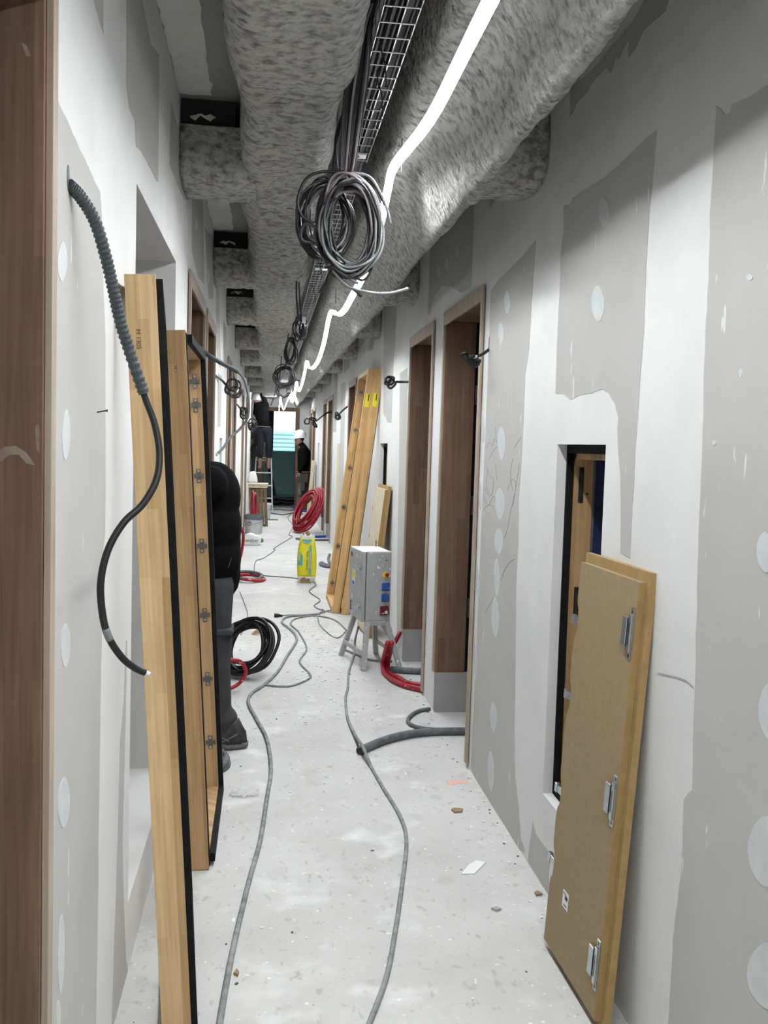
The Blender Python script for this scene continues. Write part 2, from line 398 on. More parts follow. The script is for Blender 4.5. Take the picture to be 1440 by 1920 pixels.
# ------------------------------------------------------------------ doors along both walls
def door(n, side, y0, y1, hinges=(), detail=True):
    s = 1 if side == 'R' else -1; xf = XR if side == 'R' else XL
    X = lambda d: xf + s * d
    e = empty(f'door_{n}', (xf, (y0 + y1) / 2, 0)); e['kind'] = 'structure'
    def put(m, name, mt, bevel=0):
        o = m.build(name, mt, e, bevel=bevel); o.matrix_parent_inverse = Matrix.Translation(e.location).inverted(); return o
    J = .038; zb = .24
    for (a, b, inn) in ((y0, y0 + J, 1), (y1 - J, y1, -1)):
        g = put(MB().box(X(-.004), X(.172), a, b, zb, DT - J), 'jamb', 'brown_jamb', .002)
        ia, ib = (a, b - .016) if inn > 0 else (a + .016, b)
        put(MB().box(X(.172), X(.200), ia, ib, zb, DT - J), 'gasket', 'black_seal')
        put(MB().box(X(.200), X(WT), ia, ib, zb, DT - J), 'rebate', 'brown_jamb')
        put(MB().box(X(0), X(WT), a + .002, b - .002, 0, zb - .002), 'jamb_foot', 'plate_grey')
    put(MB().box(X(-.004), X(.172), y0, y1, DT - J, DT), 'head', 'brown_jamb', .002)
    put(MB().box(X(.172), X(WT), y0, y1, DT - J + .016, DT), 'head_rebate', 'brown_jamb')
    # pale raw edge lipping on the corridor side
    for (a, b) in ((y0 - .012, y0 + .030), (y1 - .030, y1 + .006)):
        put(MB().box(X(-.016), X(-.0045), a, b, .02 if a < y0 else zb, DT - .06), 'lipping', 'pale_edge', .001)
    put(MB().box(X(-.016), X(-.0045), y0 - .012, y1 + .006, DT - .06, DT + .015), 'lipping', 'pale_edge', .001)
    for z in hinges:
        h = put(MB().box(X(.176), X(.196), y1 - J - .012, y1 - .02, z - .055, z + .055), 'hinge', 'hinge_metal', .002)
        put(MB().box(X(.194), X(.225), y1 - J - .014, y1 - J - .006, z - .055, z - .02).box(X(.222), X(.228), y1 - J - .03, y1 - J - .006, z - .055, z - .018), 'hinge_leaf', 'hinge_metal')
    return e
R_LAB = ['doorway nearest on the right with brown jambs', 'second doorway on the right beside the electrical box', 'doorway behind the tall leaning frames',
         'right doorway beyond the closed hatch', 'right doorway beside the coil of red pipe', 'right doorway near the far worker', 'last doorway on the right by the end wall']
L_LAB = ['brown door jamb at the left edge in the foreground', 'left doorway beside the stooping worker', 'left doorway under the looped grey cable', 'left doorway beyond the coiled wall cable',
         'left doorway before the far worker', 'left doorway beside the bucket', 'left doorway beside the stacked boards']
for i, (a, b) in enumerate(R_DOORS):
    e = door(i + 1, 'R', a, b, (0.62, 1.22, 1.86) if i < 2 else ()); e['label'] = R_LAB[i]; e['category'] = 'door'
for i, (a, b) in enumerate(L_DOORS):
    e = door(i + 11, 'L', a, b); e['label'] = L_LAB[i]; e['category'] = 'door'

def jamb_dust(px, o):
    Y = L_DOORS[0][1] - .038
    q = ragged([(at(u, v, Y=Y).x, at(u, v, Y=Y).z) for u, v in px], .0012, .006, 3.3)
    m = MB(); m.prism([(p.x, p.y) for p in q], 'Y', Y - .0006, Y - .0001); m = m.build('dust_smear', 'jamb_dust'); m.parent = o; m.matrix_parent_inverse = Matrix.Translation(o.location).inverted()
# ------------------------------------------------------------------ plaster patches on the walls
def ragged(pts, rag, seg, seed):
    out = []; n = len(pts)
    for i in range(n):
        a, b = Vector(pts[i]), Vector(pts[(i + 1) % n]); L = (b - a).length; k = max(1, min(60, int(L / seg)))
        nrm = Vector((-(b - a).y, (b - a).x)); nrm = nrm.normalized() if nrm.length > 1e-9 else nrm
        for j in range(k):
            p = a.lerp(b, j / k)
            q = noise.noise(Vector((p.x * 30, p.y * 30, seed))) + .6 * noise.noise(Vector((p.x * 9, p.y * 9, seed + 7)))
            out.append(p + nrm * q * rag)
    return out
_ps = [0]
def patch(wall, name, px, X, mt, off=.0012, rag=.004, seg=.022):
    _ps[0] += 1.37
    pts = [(lambda p: (p.y, p.z))(at(u, v, X=X)) for u, v in px]
    pts = ragged(pts, rag, seg, _ps[0]); s = -1 if X > 0 else 1
    m = MB(); m.prism([(p.x, p.y) for p in pts], 'X', X + s * off, X + s * .0001)
    return m.build(name, mt, wall)
def oval(wall, cx, cy, rx, ry, X, mt='filler', off=.0022, n=22, lean=0.0):
    px = []
    for k in range(n):
        t = 2 * math.pi * k / n
        q = 1 - .25 * abs(math.sin(t)) ** 3
        px.append((cx + rx * math.cos(t) * q - lean * ry * math.sin(t), cy - ry * math.sin(t)))
    return patch(wall, 'filler_spot', px, X, mt, off, .0015, .02)
_fj = [o for o in COL.objects if o.name == 'door_11'][0]
for _p in ([(-20,862),(10,838),(30,836),(50,850),(66,872),(50,868),(36,852),(18,852),(-20,880)], [(66,800),(73,795),(74,850),(68,842)], [(40,80),(50,85),(58,105),(50,106)]): jamb_dust(_p, _fj)
RG = [
 [(1343,198),(1352,203),(1361,218),(1370,210),(1373,195),(1400,185),(1440,160),(1500,115),(1620,90),(1620,2150),(1228,2150),(1255,1900),(1262,1760),(1278,1640),(1283,1500),(1298,1480),(1303,1300),(1305,1250),(1308,1100),(1312,960),(1318,840),(1320,700),(1325,600),(1330,520),(1332,400),(1338,300)],
 [(1232,245),(1217,255),(1177,293),(1140,328),(1120,343),(1075,370),(1070,382),(1057,388),(1057,433),(1051,483),(1051,517),(1047,600),(1045,640),(1042,737),(1060,740),(1070,750),(1087,740),(1110,737),(1127,728),(1142,737),(1153,757),(1160,783),(1158,807),(1160,850),(1164,900),(1164,1037),(1182,1047),(1185,967),(1190,883),(1195,800),(1200,717),(1205,657),(1208,620),(1212,500),(1218,400),(1227,300)],
 [(1005,450),(1002,493),(997,567),(993,640),(991,667),(985,700),(982,783),(978,867),(973,933),(972,1017),(968,1100),(967,1233),(965,1362),(967,1457),(973,1512),(977,1570),(986,1600),(975,1594),(895,1466),(883,1440),(888,1340),(915,700),(921,545),(935,525),(960,500),(980,480)],
 [(1000,1537),(1005,1562),(1032,1599),(1027,1674),(990,1613),(994,1578)],
 [(1070,163),(1107,135),(1127,113),(1147,87),(1187,40),(1207,3),(1213,-15),(1257,-15),(1250,20),(1238,33),(1210,57),(1193,93),(1178,110),(1180,73),(1170,93),(1163,112),(1155,108),(1147,138),(1137,127),(1110,157),(1100,177),(1085,190),(1075,213),(1069,223)],
 [(922,302),(1005,299),(965,325),(930,370),(918,394)],
 [(890,364),(872,390),(826,422),(808,449),(806,486),(803,585),(806,592),(816,553),(830,537),(844,537),(863,548),(875,545),(884,536),(886,470)],
 [(756,520),(772,505),(787,484),(786,529),(775,539),(757,539)],
 [(720,577),(729,568),(744,570),(741,640),(738,675),(736,740),(734,793),(727,793),(719,774),(719,700)],
 [(750,700),(764,690),(757,1180),(745,1235),(744,1100),(748,900)],
 [(666,625),(676,612),(686,600),(684,640),(672,660)],
 [(694,600),(702,592),(700,655),(692,660)],
 [(645,640),(657,630),(655,690),(645,700)],
 [(628,700),(634,694),(630,810),(624,810)],
 [(640,720),(648,716),(642,985),(634,1000)],
]
for p in RG: patch(wall_right, 'bare_board', p, XR, 'board')
for c in [(941,832,7,32),(938,945,9,30),(936,1015,8,25),(932,1083,5,36),(929,1157,7,38),(926,1345,6,29),(921,1446,6,38),(952,567,6,22),(940,625,5,22),
          (905,800,3,30),(900,925,3,32),(896,1090,3,34),(892,1240,3,36),(1133,397,10,28),(1122,569,12,34),(1407,520,6,6),(1436,1035,16,38),(1446,1335,22,55),(1436,1597,32,66),(1440,1830,38,62),
          (858,472,4,12),(839,496,4,13),(823,508,3,12),(1390,700,3,8),(1340,830,4,5)]:
    oval(wall_right, *c, XR, lean=.03)
LG = [
 [(90,152),(187,360),(190,400),(193,533),(197,640),(197,773),(197,917),(196,1000),(191,1050),(190,1200),(187,1350),(184,1575),(182,1762),(179,1920),(176,2150),(92,2300)],
 [(237,-20),(237,160),(242,200),(252,227),(255,273),(267,287),(293,337),(296,340),(297,233),(298,103),(283,83),(267,7),(262,-20)],
 [(173,-10),(193,63),(193,-10)],
 [(318,307),(345,377),(347,337),(334,240),(320,190)],
 [(360,323),(380,377),(383,533),(372,520),(360,470)],
 [(384,427),(399,447),(400,560),(391,560)],
 [(236,1200),(232,1312),(225,1388),(221,1575),(214,1762),(208,1960),(221,1940),(242,1834),(236,1800),(232,1706),(229,1575),(234,1388),(238,1200)],
 [(404,520),(410,540),(414,690),(407,680)],[(419,600),(424,615),(424,690),(419,680)],
 [(409,700),(416,705),(413,800),(408,800)],
]
for p in LG: patch(wall_left, 'bare_board', p, XL, 'board')
for c in [(115,490,9,38),(122,815,8,48),(121,1210,9,42),(118,1505,11,48),(113,1790,6,75),(108,1905,4,30),(368,420,3,12),(390,520,3,14)]:
    oval(wall_left, *c, XL, lean=-.02)
# painted margins of the slab above both walls
def slab_strip(x0, x1, y0, y1, side):
    pts = [(x0, y0), (x0, y1), (x1, y1), (x1, y0)]
    m = MB(); q = ragged(pts, .012, .04, y0); q = [Vector((min(max(p.x, XL + .001), XR - .001), p.y)) for p in q]
    m.prism([(p.x, p.y) for p in q], 'Z', ZC - .0015, ZC - .0001); m.build('painted_margin', 'ceiling_paint', ceiling)
BR_L = [1.55, 3.97, 6.40, 8.5, 10.75, 13.0, 15.4, 17.6, 20.0]
BR_R = [0.95, 3.52, 6.55, 8.7, 11.0, 13.2, 15.6, 18.0, 20.5]
for a, b in zip(BR_L[:-1], BR_L[1:]): slab_strip(XL + .001, XL + .13, a + .45, b - .02, 'L')
for a, b in zip(BR_R[:-1], BR_R[1:]): slab_strip(XR - .14, XR - .001, a + .45, b - .02, 'R')
# pencil sketch on the right wall
def pencil(strokes, X):
    m = MB()
    for st in strokes:
        m.tube(smooth_path([at(u, v, X=X) - Vector((.0014, 0, 0)) for u, v in st], 5), .0007, 4)
    return m.build('pencil_sketch', 'pencil', wall_right)
pencil([[(912,842),(918,830),(924,836),(928,822),(932,830),(936,818),(940,824)],[(918,860),(924,848),(932,838),(940,832)],[(912,872),(918,892),(926,900),(921,930),(908,915)],
        [(906,928),(916,948),(926,930),(930,952)],[(905,960),(912,950),(922,948),(930,960)],[(952,920),(960,900),(968,910),(958,960),(950,1000),(944,1010)],
        [(965,840),(972,828),(978,820)],[(962,860),(958,890),(962,920)],[(975,870),(970,900),(962,950)],[(940,1090),(946,1070),(956,1055),(966,1048)],[(910,1150),(918,1135),(926,1120)],
        [(916,880),(912,905),(918,925)],[(930,870),(932,900)],[(930,800),(931,822)]], XR)
pencil([[(1235,1262),(1262,1268),(1285,1275),(1300,1288)]], XR)
# kerb in the left opening
# ------------------------------------------------------------------ rooms seen through the left opening
struct(MB().box(-1.7, -.635, 4.30, 4.40, 0, ZC).build('wall_room_partition', 'room_wall'), 'grey partition seen through the left opening', 'wall')
struct(MB().box(-.66, -.632, 4.28, 4.42, 0, .9).build('trim_2', 'blue_film'), 'dark blue protected edge of the partition', 'trim')

# ------------------------------------------------------------------ niches with timber linings
def niche(n, xf, s, y0, y1, z0, z1, label, blue=True):
    X = lambda d: xf + s * d
    e = empty(f'window_niche', (xf, (y0 + y1) / 2, z0)); e.name = 'access_niche'
    e['kind'] = 'structure'; e['label'] = label; e['category'] = 'niche'
    def put(m, name, mt, bevel=0):
        o = m.build(name, mt, e, bevel=bevel); o.matrix_parent_inverse = Matrix.Translation(e.location).inverted(); return o
    t = .03
    # black rebate right behind the plaster edge, then timber lining
    for (a, b) in ((y0, y0 + .012), (y1 - .012, y1)):
        put(MB().box(X(.035), X(.06), a, b, z0, z1), 'gasket', 'black_seal')
    put(MB().box(X(.035), X(.06), y0, y1, z1 - .03, z1), 'gasket', 'black_seal')
    put(MB().box(X(.035), X(.06), y0, y1, z0, z0 + .02), 'gasket', 'black_seal')
    for (a, b) in ((y0, y0 + t), (y1 - t, y1)):
        put(MB().box(X(.06), X(.125), a, b, z0, z1), 'lining', 'light_wood_warm', .001)
    put(MB().box(X(.06), X(.125), y0, y1, z1 - t - .02, z1), 'lining', 'light_wood_warm', .001)
    put(MB().box(X(.06), X(.125), y0, y1, z0, z0 + t), 'lining', 'light_wood_warm', .001)
    put(MB().box(X(WT + .15), X(WT + .17), y0 - .3, y1 + .6, z0 - .2, z1 + .2), 'blue_backing', 'blue_film')
    put(MB().box(X(.126), X(.140), y1 - .008, y1 + .02, z0, z1), 'side_lining', 'plate_grey')
    put(MB().box(X(.141), X(WT + .15), y1 - .006, y1 - .001, z0, z1), 'blue_board', 'blue_film')
    for z in (z1 - .14, z1 - .56, z0 + .14):
        k = put(MB().box(X(.072), X(.090), y1 - t - .003, y1 - t, z - .062, z + .062), 'strike_plate', 'black_steel', .002)
        put(MB().box(X(.077), X(.085), y1 - t - .0045, y1 - t - .0025, z - .042, z + .042), 'slot', 'hinge_metal')
        put(MB().lathe([(.004, 0), (.004, .004)], (X(.104), y1 - t - .004, z - .03), 8, 'Y'), 'screw', 'black_steel')
    return e
niche(1, XR, 1, *R_NICHES[0], 'open wall niche behind the nearest leaning panel')
niche(2, XR, 1, *R_NICHES[1], 'open wall niche beyond the second doorway')
niche(3, XR, 1, *R_NICHES[2], 'small open niche far along the right wall')
niche(4, XL, -1, *L_NICHES[0], 'open niche in the left wall beyond the stooping worker')

# ------------------------------------------------------------------ ducts sprayed with mineral flock
def resample(cs, n):
    P = [Vector(p) for p in cs]; L = [0]
    for a, b in zip(P, P[1:]): L.append(L[-1] + (b - a).length)
    out = []; j = 0
    for i in range(n):
        t = L[-1] * i / (n - 1)
        while j < len(P) - 2 and L[j + 1] < t: j += 1
        out.append(P[j].lerp(P[j + 1], (t - L[j]) / max(1e-9, L[j + 1] - L[j])))
    return out
def round_cs(cs, sub=6):
    P = [Vector((p[0], p[1], 0)) for p in cs]
    for _ in range(2):
        Q = [P[0]]
        for a, b in zip(P, P[1:]): Q += [a.lerp(b, .25), a.lerp(b, .75)]
        Q.append(P[-1]); P = Q
    return [(p.x, p.y) for p in P]
def sweep(cs, n, steps, fmap, amp=(.020, .007, .005), seed=0.0, name='duct', mt='flock', parent=None, bulge=None):
    C = resample(round_cs(cs), n); m = MB(); nn = len(steps)
    nr = []
    for i in range(n):
        t = C[min(i + 1, n - 1)] - C[max(i - 1, 0)]; nr.append(Vector((t.y, -t.x)).normalized())
    vs = []
    for s in steps:
        bl = bulge(s) if bulge else 0
        for i in range(n):
            p = Vector(fmap(C[i].x, C[i].y, s)); q = p + Vector((seed, 0, 0))
            d = amp[0] * noise.noise(q * 3.1) + amp[1] * noise.noise(Vector((q.x * 14, q.y * 9, q.z * 14))) + amp[2] * noise.noise(q * 42) + bl
            e = 1.0 if 2 < i < n - 3 else .2
            vs.append(fmap(C[i].x + nr[i].x * d * e, C[i].y + nr[i].y * d * e, s))
    fs = []
    for j in range(nn - 1):
        for i in range(n - 1): fs.append((j * n + i, j * n + i + 1, (j + 1) * n + i + 1, (j + 1) * n + i))
    fs.append(tuple(range(n))); fs.append(tuple((nn - 1) * n + i for i in range(n))[::-1])
    m.add(vs, fs); return m.build(name, mt, parent, smooth=True)
ysteps = []
y = -2.9
while y < YE - .01:
    ysteps.append(y); y += .10 if y < 1.2 else .016 if y < 5 else .022 + (y - 5) * .0035
ysteps.append(YE - .01)
dl = empty('ventilation_duct', (.06, 10, 2.6)); tag(dl, 'long duct thickly sprayed with grey mineral flock, left of the cable tray', 'duct')
dr = empty('ventilation_duct', (.60, 10, 2.5)); tag(dr, 'flock-sprayed duct along the right wall above the light rope', 'duct')
def reparent(o, e): o.parent = e; o.matrix_parent_inverse = Matrix.Translation(e.location).inverted(); return o
bl = lambda s: .012 * math.sin(s * 2.9 + .8) + .008 * math.sin(s * 7.1)
reparent(sweep([(-.125, ZC), (-.125, 2.76), (-.118, 2.60), (.05, 2.595), (.215, 2.60), (.235, 2.75), (.235, ZC)], 74, ysteps, lambda u, v, s: (u, s, v), seed=3, name='main_run', bulge=bl), dl)
reparent(sweep([(.435, ZC), (.44, 2.78), (.455, 2.685), (.52, 2.665), (.605, 2.58), (.670, 2.42), (.72, 2.43), (.765, 2.56), (.775, ZC)], 74, ysteps, lambda u, v, s: (u, s, v), amp=(.014, .006, .0045), seed=9, name='main_run', bulge=lambda s: .006 * math.sin(s * 2.3) + .004 * math.sin(s * 6.3)), dr)
for i, y0 in enumerate(BR_L):
    xs = [XL + .002 + (.30) * k / 14 for k in range(15)]
    o = sweep([(y0, 2.80), (y0 - .005, 2.70), (y0 + .02, 2.60), (y0 + .2, 2.585), (y0 + .40, 2.60), (y0 + .43, 2.68), (y0 + .43, 2.80), (y0 + .2, 2.815), (y0, 2.80)], 40, xs, lambda u, v, s: (s, u, v), seed=20 + i, name='branch', amp=(.015, .012, .006))
    reparent(o, dl)
    z = MB().box(XL + .003, XL + .22, y0 + .03, y0 + .40, 2.80, ZC - .002).build('shadow_gap_box', 'dark_gap'); reparent(z, dl); z.name = 'gap_shade'  # dark box stands in for the shade between branch and slab
    pc = MB(); pc.add([(XL + .04 + q * .020, y0 + .020 + .004 * (q % 2), (2.822 + .010 * ((q * 5 + i) % 3)) if not k else 2.845 + .006 * ((q + i) % 2) - (.012 if q in (0, 5) else 0)) for k in (0, 1) for q in range(6)], [(q, q + 1, 7 + q, 6 + q) for q in range(5)])
    reparent(pc.build('torn_lining', 'ceiling_paint'), dl)
for i, y0 in enumerate(BR_R):
    xs = [.70 + (XR - .002 - .70) * k / 14 for k in range(15)]
    o = sweep([(y0, 2.80), (y0 - .005, 2.68), (y0 + .02, 2.56), (y0 + .2, 2.54), (y0 + .40, 2.56), (y0 + .43, 2.66), (y0 + .43, 2.80), (y0 + .2, 2.82), (y0, 2.80)], 40, xs, lambda u, v, s: (s, u, v), seed=40 + i, name='branch', amp=(.015, .012, .006))
    reparent(o, dr)

# ------------------------------------------------------------------ light rope
# (the channel's two side lips are added to keep light off the upper walls)
rope = empty('light_rope', (.475, 3.6, 2.57)); tag(rope, 'glowing white LED light rope strung along the ceiling in loose scallops', 'light rope')
XP = .475
rp = [Vector((XP, yy, 2.552 + .004 * math.sin(yy * 5))) for yy in (-2.6, -1.6, -.6, .4, 1.4, 2.4, 3.0)]
for u, v in [(740,310),(728,350),(718,400),(703,455),(684,510),(662,552),(645,582),(632,590),(624,583)]: rp.append(at(u, v, X=XP))
for u, v in [(617,595),(608,640),(597,675),(586,690),(579,688)]: rp.append(at(u, v, X=XP))
y = 12.1
for k in range(2):
    for dy, z in ((0, 2.58), (.7, 2.47), (1.7, 2.38), (2.9, 2.36), (3.6, 2.46)): rp.append(Vector((XP, y + dy, z)))
    y += 4.1
rp += [Vector((XP, y, 2.58)), Vector((.47, y + .5, 2.50)), Vector((.46, y + .9, 2.56))]
def strip(path, hw, drop, n0):
    """flat flexible strip: diffusing face underneath, white housing above, given a faint glow and side lips that cut the beam"""
    low, top = MB(), MB(); A, B = [], []; SHADE_LIP = .0092
    for i, p in enumerate(path):
        t = (path[min(i + 1, len(path) - 1)] - path[max(i - 1, 0)]).normalized(); sd = t.cross(n0)
        sd = sd.normalized() if sd.length > .15 else Vector((1, 0, 0)); dn = sd.cross(t).normalized()
        if dn.dot(n0) < 0: dn = -dn
        A += [p + sd * (hw * math.cos(a)) + dn * (drop * math.sin(a)) for a in np.linspace(0, math.pi, 5)]
        B += [p + sd * hw + dn * SHADE_LIP, p + sd * (hw + .002) + dn * SHADE_LIP, p + sd * (hw + .002) - dn * .008, p - sd * (hw + .002) - dn * .008, p - sd * (hw + .002) + dn * SHADE_LIP, p - sd * hw + dn * SHADE_LIP]
    n = len(path); fs = [(i * 5 + k, i * 5 + k + 1, (i + 1) * 5 + k + 1, (i + 1) * 5 + k) for i in range(n - 1) for k in range(4)]
    m = 6; f2 = [(i * m + k, i * m + (k + 1) % m, (i + 1) * m + (k + 1) % m, (i + 1) * m + k) for i in range(n - 1) for k in range(5)]
    f2 += [(i * m, (i + 1) * m, (i + 1) * m + 5, i * m + 5) for i in ()]
    low.add(A, fs); top.add(B, f2); return low, top
lo_, hi_ = strip(smooth_path(rp, 4), .0150, .0020, Vector((-.16, 0, -.987)))
reparent(lo_.build('diffuser', 'led', smooth=True), rope); reparent(hi_.build('housing', 'led_sleeve', smooth=True), rope)
reparent(MB().tube(smooth_path([(.46, 21.2, 2.56), (.42, 21.5, 2.44), (.36, 21.75, 2.30), (.31, 21.8, 2.44), (.29, 21.85, 2.60), (.27, 21.9, 2.40), (.265, 21.95, 2.12)], 5), .0075, 8).build('hanging_end', 'led', smooth=True), rope)
for u, v in ((.475, 3.62), (.475, 7.05), (.475, 12.1), (.475, 16.2)):
    reparent(MB().tube([(u, v, 2.57), (u, v, 2.69)], .002, 5).build('hanging_wire', 'black_cable'), rope)

# ------------------------------------------------------------------ wire cable tray with cables
def tray(y0, y1, label, joined_from):
    e = empty('cable_tray', (.335, y0, 2.72)); tag(e, label, 'cable tray', 'wire cable trays')
    xa, xb, zb, zt = .285, .385, 2.72, 2.775
    for (x, z) in ((xa, zb), (xa + .06, zb), (xb, zb), (xa - .004, zt), (xb + .004, zt)):
        reparent(MB().tube([(x, y0, z), (x, y1, z)], .0022, 6).build('long_wire', 'wire_steel', smooth=True), e)
    U = [Vector((xa - .004, 0, zt + .004)), Vector((xa, 0, zb - .003)), Vector((xb, 0, zb - .003)), Vector((xb + .004, 0, zt + .004))]
    first = None; far = MB(); y = y0 + .02; k = 0
    while y < y1:
        if y < joined_from:
            if first is None:
                first = reparent(MB().tube([u - Vector((.335, 0, 2.72)) for u in U], .0022, 5).build('cross_wire', 'wire_steel'), e)
                first.matrix_parent_inverse = Matrix(); first.location = (0, y - y0, 0)
            else:
                c = link_copy(first, e, (0, y - y0, 0)); c.matrix_parent_inverse = Matrix()
        else: far.tube([u + Vector((0, y, 0)) for u in U], .0022, 4)
        y += .10
    if far.v:
        o = reparent(far.build('cross_wires', 'wire_steel'), e); o['kind'] = 'stuff'
    return e
t1 = tray(-.5, 4.05, 'wire mesh cable tray above the large hanging cable coil', 9)
t2 = tray(4.25, 16.0, 'wire mesh cable tray running on beyond the large hanging coil', 8.2)
for e, y in ((t1, 2.42), (t1, 3.95), (t2, 6.5), (t2, 9.6)):
    b = reparent(MB().box(.295, .375, y - .03, y + .03, 2.712, 2.716).build('splice_plate', 'zinc', bevel=.002), e)
    reparent(MB().lathe([(.012, -.004), (.012, 0), (.005, 0), (.005, -.03)], (.335, y, 2.712), 10).build('bolt', 'hinge_metal'), e)
    reparent(MB().tube([(.335, y, 2.70), (.335, y, ZC)], .004, 6).build('threaded_rod', 'hinge_metal'), e)
cab_mats = ['black_cable', 'dark_cable', 'black_cable', 'mauve_cable', 'black_cable', 'grey_core']
# cables lying in the tray
for k in range(9):
    x = .296 + (k % 5) * .018 + random.uniform(-.003, .003); z = 2.728 + (k // 5) * .013
    pts = [Vector((x + .008 * noise.noise(Vector((k * 3.1, yy, 0))), yy, z + .004 * noise.noise(Vector((k, yy * 2, 5))))) for yy in np.arange(-.4, 15.8, .4)]
    tag(MB().tube(pts, .0055, 6).build('tray_cable', ['black_cable', 'dark_cable'][k % 2], smooth=True), 'dark electrical cable lying along the bottom of the wire cable tray', 'cable', 'cables lying in the tray')
for (y, dx) in ((2.85, .0), (3.1, .02), (5.0, -.01), (5.5, .02), (6.2, 0), (7.2, .01)):
    m = MB(); m.tube(smooth_path([(.30 + dx, y, 2.74), (.305 + dx, y + .02, 2.71), (.32 + dx, y + .02, 2.66), (.325 + dx, y + .03, 2.60)], 4), .0022, 5)
    tag(m.build('cable_tie', 'black_cable'), 'black plastic tie tail hanging through the mesh of the cable tray', 'cable tie', 'ties on the cable tray')

# ------------------------------------------------------------------ hanging coils of cable
def loop_pts(c, R, a, b, n=40, wob=.0, seed=0, ph=0, turns=1.0, drift=Vector()):
    c, a, b = Vector(c), Vector(a).normalized(), Vector(b).normalized(); nrm = a.cross(b)
    Ra, Rb = R if isinstance(R, tuple) else (R, R); out = []
    N = int(n * turns)
    for k in range(N + 1):
        t = ph + 2 * math.pi * k / n
        w = 1 + wob * noise.noise(Vector((math.cos(t) * 1.3, math.sin(t) * 1.3, seed + k / N)))
        out.append(c + a * (Ra * math.cos(t) * w) + b * (Rb * math.sin(t) * w) + nrm * (wob * .25 * noise.noise(Vector((seed * 2, t, 3)))) + drift * (k / N))
    return out
coil = empty('cable_coil', (.27, 3.2, 2.3)); tag(coil, 'large tangled coil of grey and black cables hanging from the tray', 'cable coil')
rnd = random.Random(4)
cA = at(655, 428, Y=3.15); cB = at(612, 412, Y=3.22)
NC = 40
for k in range(NC):
    back = k % 4 == 3
    c = (cB if back else cA) + Vector((rnd.uniform(-.012, .012), rnd.uniform(-.03, .03), rnd.uniform(-.015, .015)))
    R = (rnd.uniform(.066, .104), rnd.uniform(.115, .165)) if not back else (rnd.uniform(.06, .10), rnd.uniform(.10, .13))
    tilt = rnd.uniform(-.12, .22)
    a = Vector((math.cos(tilt), rnd.uniform(-.35, .35), math.sin(tilt))); b = Vector((-math.sin(tilt), rnd.uniform(-.25, .25), math.cos(tilt)))
    reparent(MB().tube(loop_pts(c, R, a, b, 40, .10, k, rnd.uniform(0, 6), 1.0)[:-1], .0046, 6, closed=True).build('loop', cab_mats[rnd.choice([0, 0, 1, 1, 0, 3, 5, 1, 5, 3])], smooth=True), coil)
# feeders from the tray over its left rail down to the coil
for k in range(11):
    o = (k - 5) * .006; yk = 2.86 + .012 * (k % 4)
    pts = [(.30, 2.55 + .02 * (k % 3), 2.745), (.285 + o * .4, 2.72, 2.80 + .01 * (k % 3)), (.262 + o * .5, yk, 2.765 + .008 * (k % 2)), (.248 + o, yk + .08, 2.66), (.240 + o, yk + .16, 2.55), (.236 + o * .8, yk + .24, 2.45), (.232 + o * .5, yk + .28, 2.385)]
    reparent(MB().tube(smooth_path(pts, 6), .0046, 6).build('feeder', cab_mats[[0, 1, 0, 0, 3, 0, 1, 0, 0, 3, 0][k]], smooth=True), coil)
for k in range(6):
    o = k * .006
    pts = [(.295, 3.7, 2.74), (.262, 3.5 + o, 2.76), (.222 - o * .2, 3.38, 2.62), (.205 + o * .3, 3.32, 2.50), (.20 + o, 3.27, 2.42), (.21, 3.24, 2.36)]
    reparent(MB().tube(smooth_path(pts, 5), .0046, 6).build('feeder', cab_mats[k % 3], smooth=True), coil)
for px, mt in (([(590,420),(566,405),(558,375),(575,335),(605,322),(640,324)], 'black_cable'), ([(645,324),(690,330),(712,360),(725,390),(733,420)], 'grey_core'),
               ([(640,322),(680,326),(705,350),(722,385)], 'dark_cable'), ([(600,430),(572,420),(566,450),(600,455)], 'dark_cable'),
               ([(622,505),(650,535),(690,548),(730,550),(766,541)], 'grey_core'), ([(620,500),(640,525),(660,540),(678,556)], 'dark_cable'), ([(625,500),(645,515),(672,532)], 'mauve_cable'),
               ([(574,430),(578,445),(600,458),(612,456)], 'black_cable')):
    pts = smooth_path([at(u, v, Y=3.13 + .004 * i) for i, (u, v) in enumerate(px)], 6)
    reparent(MB().tube(pts, .0052, 7).build('loose_end', mt, smooth=True), coil)
for (u, v, w) in ((619, 377, .05), (622, 498, .04), (628, 478, .035)):
    p = at(u, v, Y=3.12)
    reparent(MB().tube(loop_pts(p, (.022, .016), (1, 0, .5), (0, 1, .2), 14)[:-1], .003, 5, closed=True).build('cable_tie', 'black_cable'), coil)
p = at(622, 505, Y=3.12); q = at(598, 550, Y=3.15)
reparent(MB().tube([p, (p + q) / 2, q], [.004, .003, .002], 5).build('cable_tie_tail', 'black_cable'), coil)

